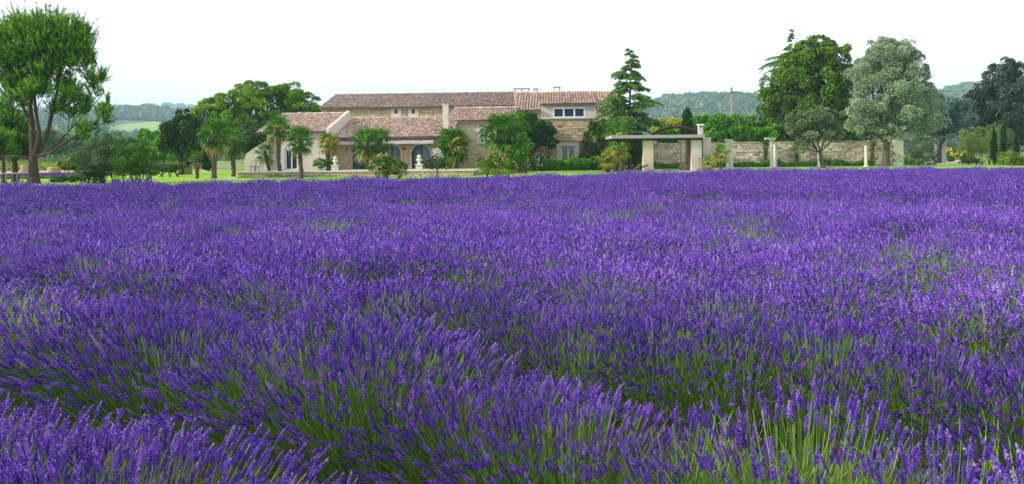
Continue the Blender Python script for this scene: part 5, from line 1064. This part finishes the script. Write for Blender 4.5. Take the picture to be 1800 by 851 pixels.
# --- trimmed cypress, hedge trees, yellow tree
t = tree('clipped_cypress', 'dense clipped cypress column rising behind the pergola', 'cypress', 1208, 100, [(1208, 212, 9.5, 20), (1208, 232, 10.5, 26), (1208, 200, 7.5, 11)], 'midleaf', 9000, .16, trunk=(.2, .15), puff_r=.18, puffs=40, tone=.2, limbs=False)
for px, py, rx, ry, Y, m, lb in ((1168, 222, 22, 18, 104, 'yellowleaf', 'yellow-green feathery tree between the cedar and the clipped cypress'), (1192, 226, 13, 16, 106, 'yellowleaf', 'yellow tree just left of the clipped cypress')):
    tree('golden_tree', lb, 'tree', px, Y, [(px, py, rx, ry), (px - 8, py + 8, rx * .7, ry * .8), (px + 8, py + 12, rx * .7, ry)], m, 6500, .24, group='yellow trees behind the pergola', tone=.5)
for px, py, rx, ry, Y, lb in ((1232, 222, 17, 24, 108, 'bright hedge tree just right of the clipped cypress'), (1262, 224, 22, 24, 106, 'bright hedge tree above the white hearth block'), (1294, 226, 22, 22, 105, 'bright hedge tree below the utility pole'), (1322, 228, 20, 22, 104, 'bright hedge tree touching the lime tree, left side'), (1180, 240, 20, 18, 101, 'green tree low behind the pergola roof'), (1255, 243, 18, 14, 97, 'leafy low tree bulging over the wall top beside the hearth'), (1345, 240, 26, 20, 99, 'leafy tree under the lime crown behind the wall')):
    tree('hedge_tree', lb, 'tree', px, Y, [(px, py, rx, ry), (px - rx * .5, py + ry * .4, rx * .7, ry * .8), (px + rx * .5, py + ry * .45, rx * .7, ry * .8)], 'bright', 7500, .23, trunk=(.14, .08), group='bright green trees behind the garden wall', tone=.42, up=.5)
shrub('dark_yew', 'dark shrubby mass under the cedar, left of the pergola pillar', 'shrub', [(1112, 268, 22, 28), (1100, 250, 22, 20), (1126, 280, 14, 20)], 83, 'darkleaf', 8000, .18)
shrub('dark_yew', 'dark evergreen mass beneath the lime tree behind the wall', 'shrub', [(1325, 244, 30, 14), (1372, 240, 34, 20), (1400, 225, 30, 26), (1500, 238, 26, 20), (1470, 232, 24, 20)], 99, 'darkleaf', 14000, .24)
# --- lime tree, olive, silver tree
tree('lime_tree', 'huge dense round lime tree with yellow-green leaves behind the wall', 'tree', 1420, 104, [(1425, 150, 58, 62), (1390, 165, 48, 56), (1465, 160, 42, 66), (1430, 100, 46, 36), (1460, 105, 36, 34), (1395, 120, 34, 34), (1365, 190, 32, 42), (1480, 200, 28, 46), (1420, 205, 52, 38), (1490, 140, 18, 30)], 'lime', 80000, .22, trunk=(.5, .3), puffs=56, puff_r=.22, core=.2, asp=.7)
tree('olive_tree', 'small grey olive tree with forked trunk in front of the wall', 'olive tree', 1446, 82, [(1430, 215, 34, 20), (1410, 205, 22, 18), (1460, 210, 24, 20), (1425, 240, 34, 18), (1395, 225, 18, 14), (1405, 262, 16, 12, -.4), (1468, 235, 16, 20), (1440, 196, 22, 10)], 'olive', 19000, .15, trunk=(.2, .14), fork=1.55, asp=.42, tone=.42, puffs=18, puff_r=.34)
def silver_extra(t, B): pass
tree('silver_tree', 'tall silvery grey-green tree with a dark trunk at the wall end', 'tree', 1556, 88, [(1560, 105, 44, 34), (1530, 130, 38, 34), (1600, 130, 38, 36), (1570, 150, 52, 42), (1525, 185, 38, 34), (1612, 180, 42, 40), (1575, 200, 46, 32), (1512, 218, 28, 22), (1625, 215, 30, 28), (1545, 88, 26, 22), (1590, 95, 26, 22), (1560, 232, 28, 18)], 'silver', 80000, .15, trunk=(.42, .24), fork=2.6, asp=.48, puffs=40, puff_r=.27, up=.35, core=.25)
tree('silver_tree', 'bluish silver tree set further back toward the gate', 'tree', 1650, 104, [(1650, 200, 34, 36), (1680, 205, 30, 30), (1628, 235, 22, 22), (1670, 232, 34, 22), (1692, 190, 14, 18)], 'silverblue', 17000, .22, trunk=(.3, .18), fork=2.2, asp=.48, puffs=26, up=.3)
shrub('olive_shrub', 'grey-green shrub at the corner of the garden wall by the drive', 'shrub', [(1615, 262, 24, 22), (1600, 275, 14, 16), (1632, 276, 14, 16)], 94, 'olive', 7000, .17, group='grey shrubs by the drive', asp=.35)
shrub('grass_clump', 'dark green grassy clump at the drive edge by the wall end', 'shrub', [(1605, 288, 18, 9), (1628, 289, 14, 8)], 92, 'midleaf', 3200, .2, up=1.2, asp=.15)
# --- right edge
tree('holm_oak', 'big dark glossy holm oak filling the right edge', 'tree', 1765, 108, [(1765, 150, 38, 34), (1740, 175, 34, 34), (1790, 170, 34, 40), (1765, 205, 46, 36), (1720, 185, 24, 26), (1765, 122, 22, 20), (1800, 140, 26, 30), (1715, 215, 24, 22), (1790, 235, 34, 30), (1750, 240, 34, 24), (1830, 190, 40, 60)], 'darkgrey', 60000, .21, trunk=(.5, .3), fork=2.2, puffs=30, puff_r=.3)
shrub('yellow_olive_shrub', 'rounded yellow-green shrub beside the drive before the dark oak', 'shrub', [(1718, 250, 28, 26), (1702, 258, 20, 20), (1738, 245, 24, 28), (1725, 270, 24, 18)], 92, 'yolive', 12000, .15, asp=.3, up=.5)
shrub('grey_green_shrub', 'bluish green shrub behind the yellow-green one', 'shrub', [(1757, 250, 24, 28), (1770, 268, 16, 20)], 96, 'olive', 7500, .16, asp=.3, up=.5, tone=.4)
for px, yt, Y, lb in ((1747.5, 225, 88, 'slim young cypress right of the yellow-green shrub'), (1764, 205, 88, 'tallest slim young cypress at the right'), (1787, 232, 89, 'short slim cypress nearest the right edge')):
    h = (296 - yt); tree('slim_cypress', lb, 'cypress', px, Y, [(px, yt + h * .3, 3.6, h * .3), (px, yt + h * .55, 4.6, h * .32), (px, yt + h * .75, 4.2, h * .22)], 'midleaf', 2600, .15, trunk=(.05, .03), limbs=False, tone=.2, up=1.0, group='slim young cypresses at the right edge', fork=.3, asp=.3, puff_r=.5)
shrub('boxwood_hedge', 'yellow-tipped clipped hedge at the lower right edge', 'hedge', [(1772, 280, 15, 14), (1792, 281, 16, 14), (1815, 280, 20, 14)], 84, 'yolive', 6500, .13, tone=.35)
shrub('dark_shrub', 'dark low shrub at the far side of the gravel drive', 'shrub', [(1698, 282, 12, 10), (1710, 284, 10, 8)], 100, 'darkleaf', 2400, .17)
shrub('broom_bush', 'yellow flowering broom seen through the gate', 'bush', [(1668, 270, 14, 8), (1680, 276, 10, 8), (1690, 272, 10, 6)], 135, 'bright', 3600, .22, flowers=('yellowflower', 90, .22))
shrub('gate_bush', 'dark green rounded bush just inside the gate', 'bush', [(1670, 279, 9, 7)], 118, 'midleaf', 1500, .18)
for px, lb in ((1345, 'dark climbing ivy on the wall left of the broken-beam columns'), (1533, 'ivy hanging on the wall right of the slender column'), (1400, 'light creeper on the wall top under the olive tree')):
    shrub('wall_creeper', lb, 'ivy', [(px, 262, 4, 16), (px + 2, 252, 6, 6), (px, 280, 4, 12)], 91.4, 'midleaf' if px < 1500 else 'olive', 1300, .13, group='ivy on the garden wall')
# planted borders at the foot of walls: stuff
def border(name, label, px0, px1, Y, h, leafm, n, size, depth=1.2, flowers=None, hvar=.5):
    mb = MB(); x0, x1 = XY(px0, Y)[0], XY(px1, Y)[0]; x = rng.uniform(x0, x1, n); hh = h * (1 - hvar + hvar * 2 * nz2(x, x * 0, .9, 3)); z = rng.uniform(0, 1, n) ** .7 * hh; y = Y + rng.uniform(0, depth, n)
    leaf_quads(mb, np.stack([x, y, z], 1), norm(rng.normal(0, .5, (n, 3)) + np.array([0, -.2, 1.1])), size * rng.uniform(.7, 1.4, n), size * .28, 0, np.clip(rng.normal(.45, .2, n), 0, 1))
    o = mb.build(name, M[leafm]); stuff(o, label, 'plants'); return o
border('wall_border_plants', 'dark green bed of plants along the foot of the garden wall', 1150, 1540, 90.3, .62, 'midleaf', 9500, .26)
border('pergola_border_plants', 'green bed seen beneath the pergola roof', 1148, 1215, 86, .8, 'midleaf', 1800, .26)
border('house_border_plants', 'bright green bed along the main facade', 930, 1062, 84.6, .42, 'bright', 4200, .24)
border('terrace_border_plants', 'thin weeds along the foot of the terrace wall', 470, 800, 66.5, .22, 'midleaf', 1200, .12, depth=.4)
border('meadow_growth', 'tall pale meadow growth behind the stubble field', -60, 330, 124, 1.3, 'yolive', 6000, .5, depth=10)
border('meadow_growth', 'green rough growth beyond the pale meadow strip', -60, 330, 140, 2.2, 'softleaf', 5000, .6, depth=8)
# lawn blades
n = 42000; lx = rng.uniform(-36, 62, n); ly0 = edgeY(lx); ly = ly0 + 20 * rng.uniform(0, 1, n) + rng.uniform(0, 4, n); mb = MB(); leaf_quads(mb, np.stack([lx, ly, np.full(n, .03)], 1), norm(rng.normal(0, .45, (n, 3)) + np.array([0, 0, 1.0])), rng.uniform(.06, .12, n), .018, 0); k_ = stuff(mb.build('lawn_grass', M['blade']), 'bright short grass of the lawn behind the lavender', 'grass')
# tufts of grass and weeds standing among the lavender
n = 5200; gx = rng.uniform(-1, 1, n) * 24; gy = rng.uniform(1.8, 34, n); w_ = (nz2(gx, gy, 1.3, 21) > .76) & (np.abs(gx) < gy * .7 + 1); gx, gy = gx[w_], gy[w_]; mb = MB(); reps = 14
C = np.repeat(np.stack([gx, gy, np.full(len(gx), .33)], 1), reps, 0) + rng.normal(0, .06, (len(gx) * reps, 3)) * np.array([1, 1, .6]); leaf_quads(mb, C, norm(rng.normal(0, .25, C.shape) + np.array([0, 0, 1.0])), rng.uniform(.22, .44, len(C)), .006 + .0005 * C[:, 1], 0); stuff(mb.build('field_grass', M['blade']), 'green grass tufts growing up between the lavender bushes', 'grass')
# ------------------------------------------------------------------ air
hz = bpy.data.materials.new('air'); hz.use_nodes = True; t_ = hz.node_tree; t_.nodes.clear(); o_ = t_.nodes.new('ShaderNodeOutputMaterial'); v_ = t_.nodes.new('ShaderNodeVolumePrincipled')
v_.inputs['Color'].default_value = (0.50, 0.76, 1.0, 1); v_.inputs['Density'].default_value = 0.00022; v_.inputs['Anisotropy'].default_value = 0.0; t_.links.new(v_.outputs[0], o_.inputs['Volume'])
mb = MB(); mb.box(-3700, 3700, -120, 4150, -1.5, 262); hzo = mb.build('haze', hz); hzo['kind'] = 'stuff'; hzo['label'] = 'thin blue summer haze over the valley'; hzo['category'] = 'haze'
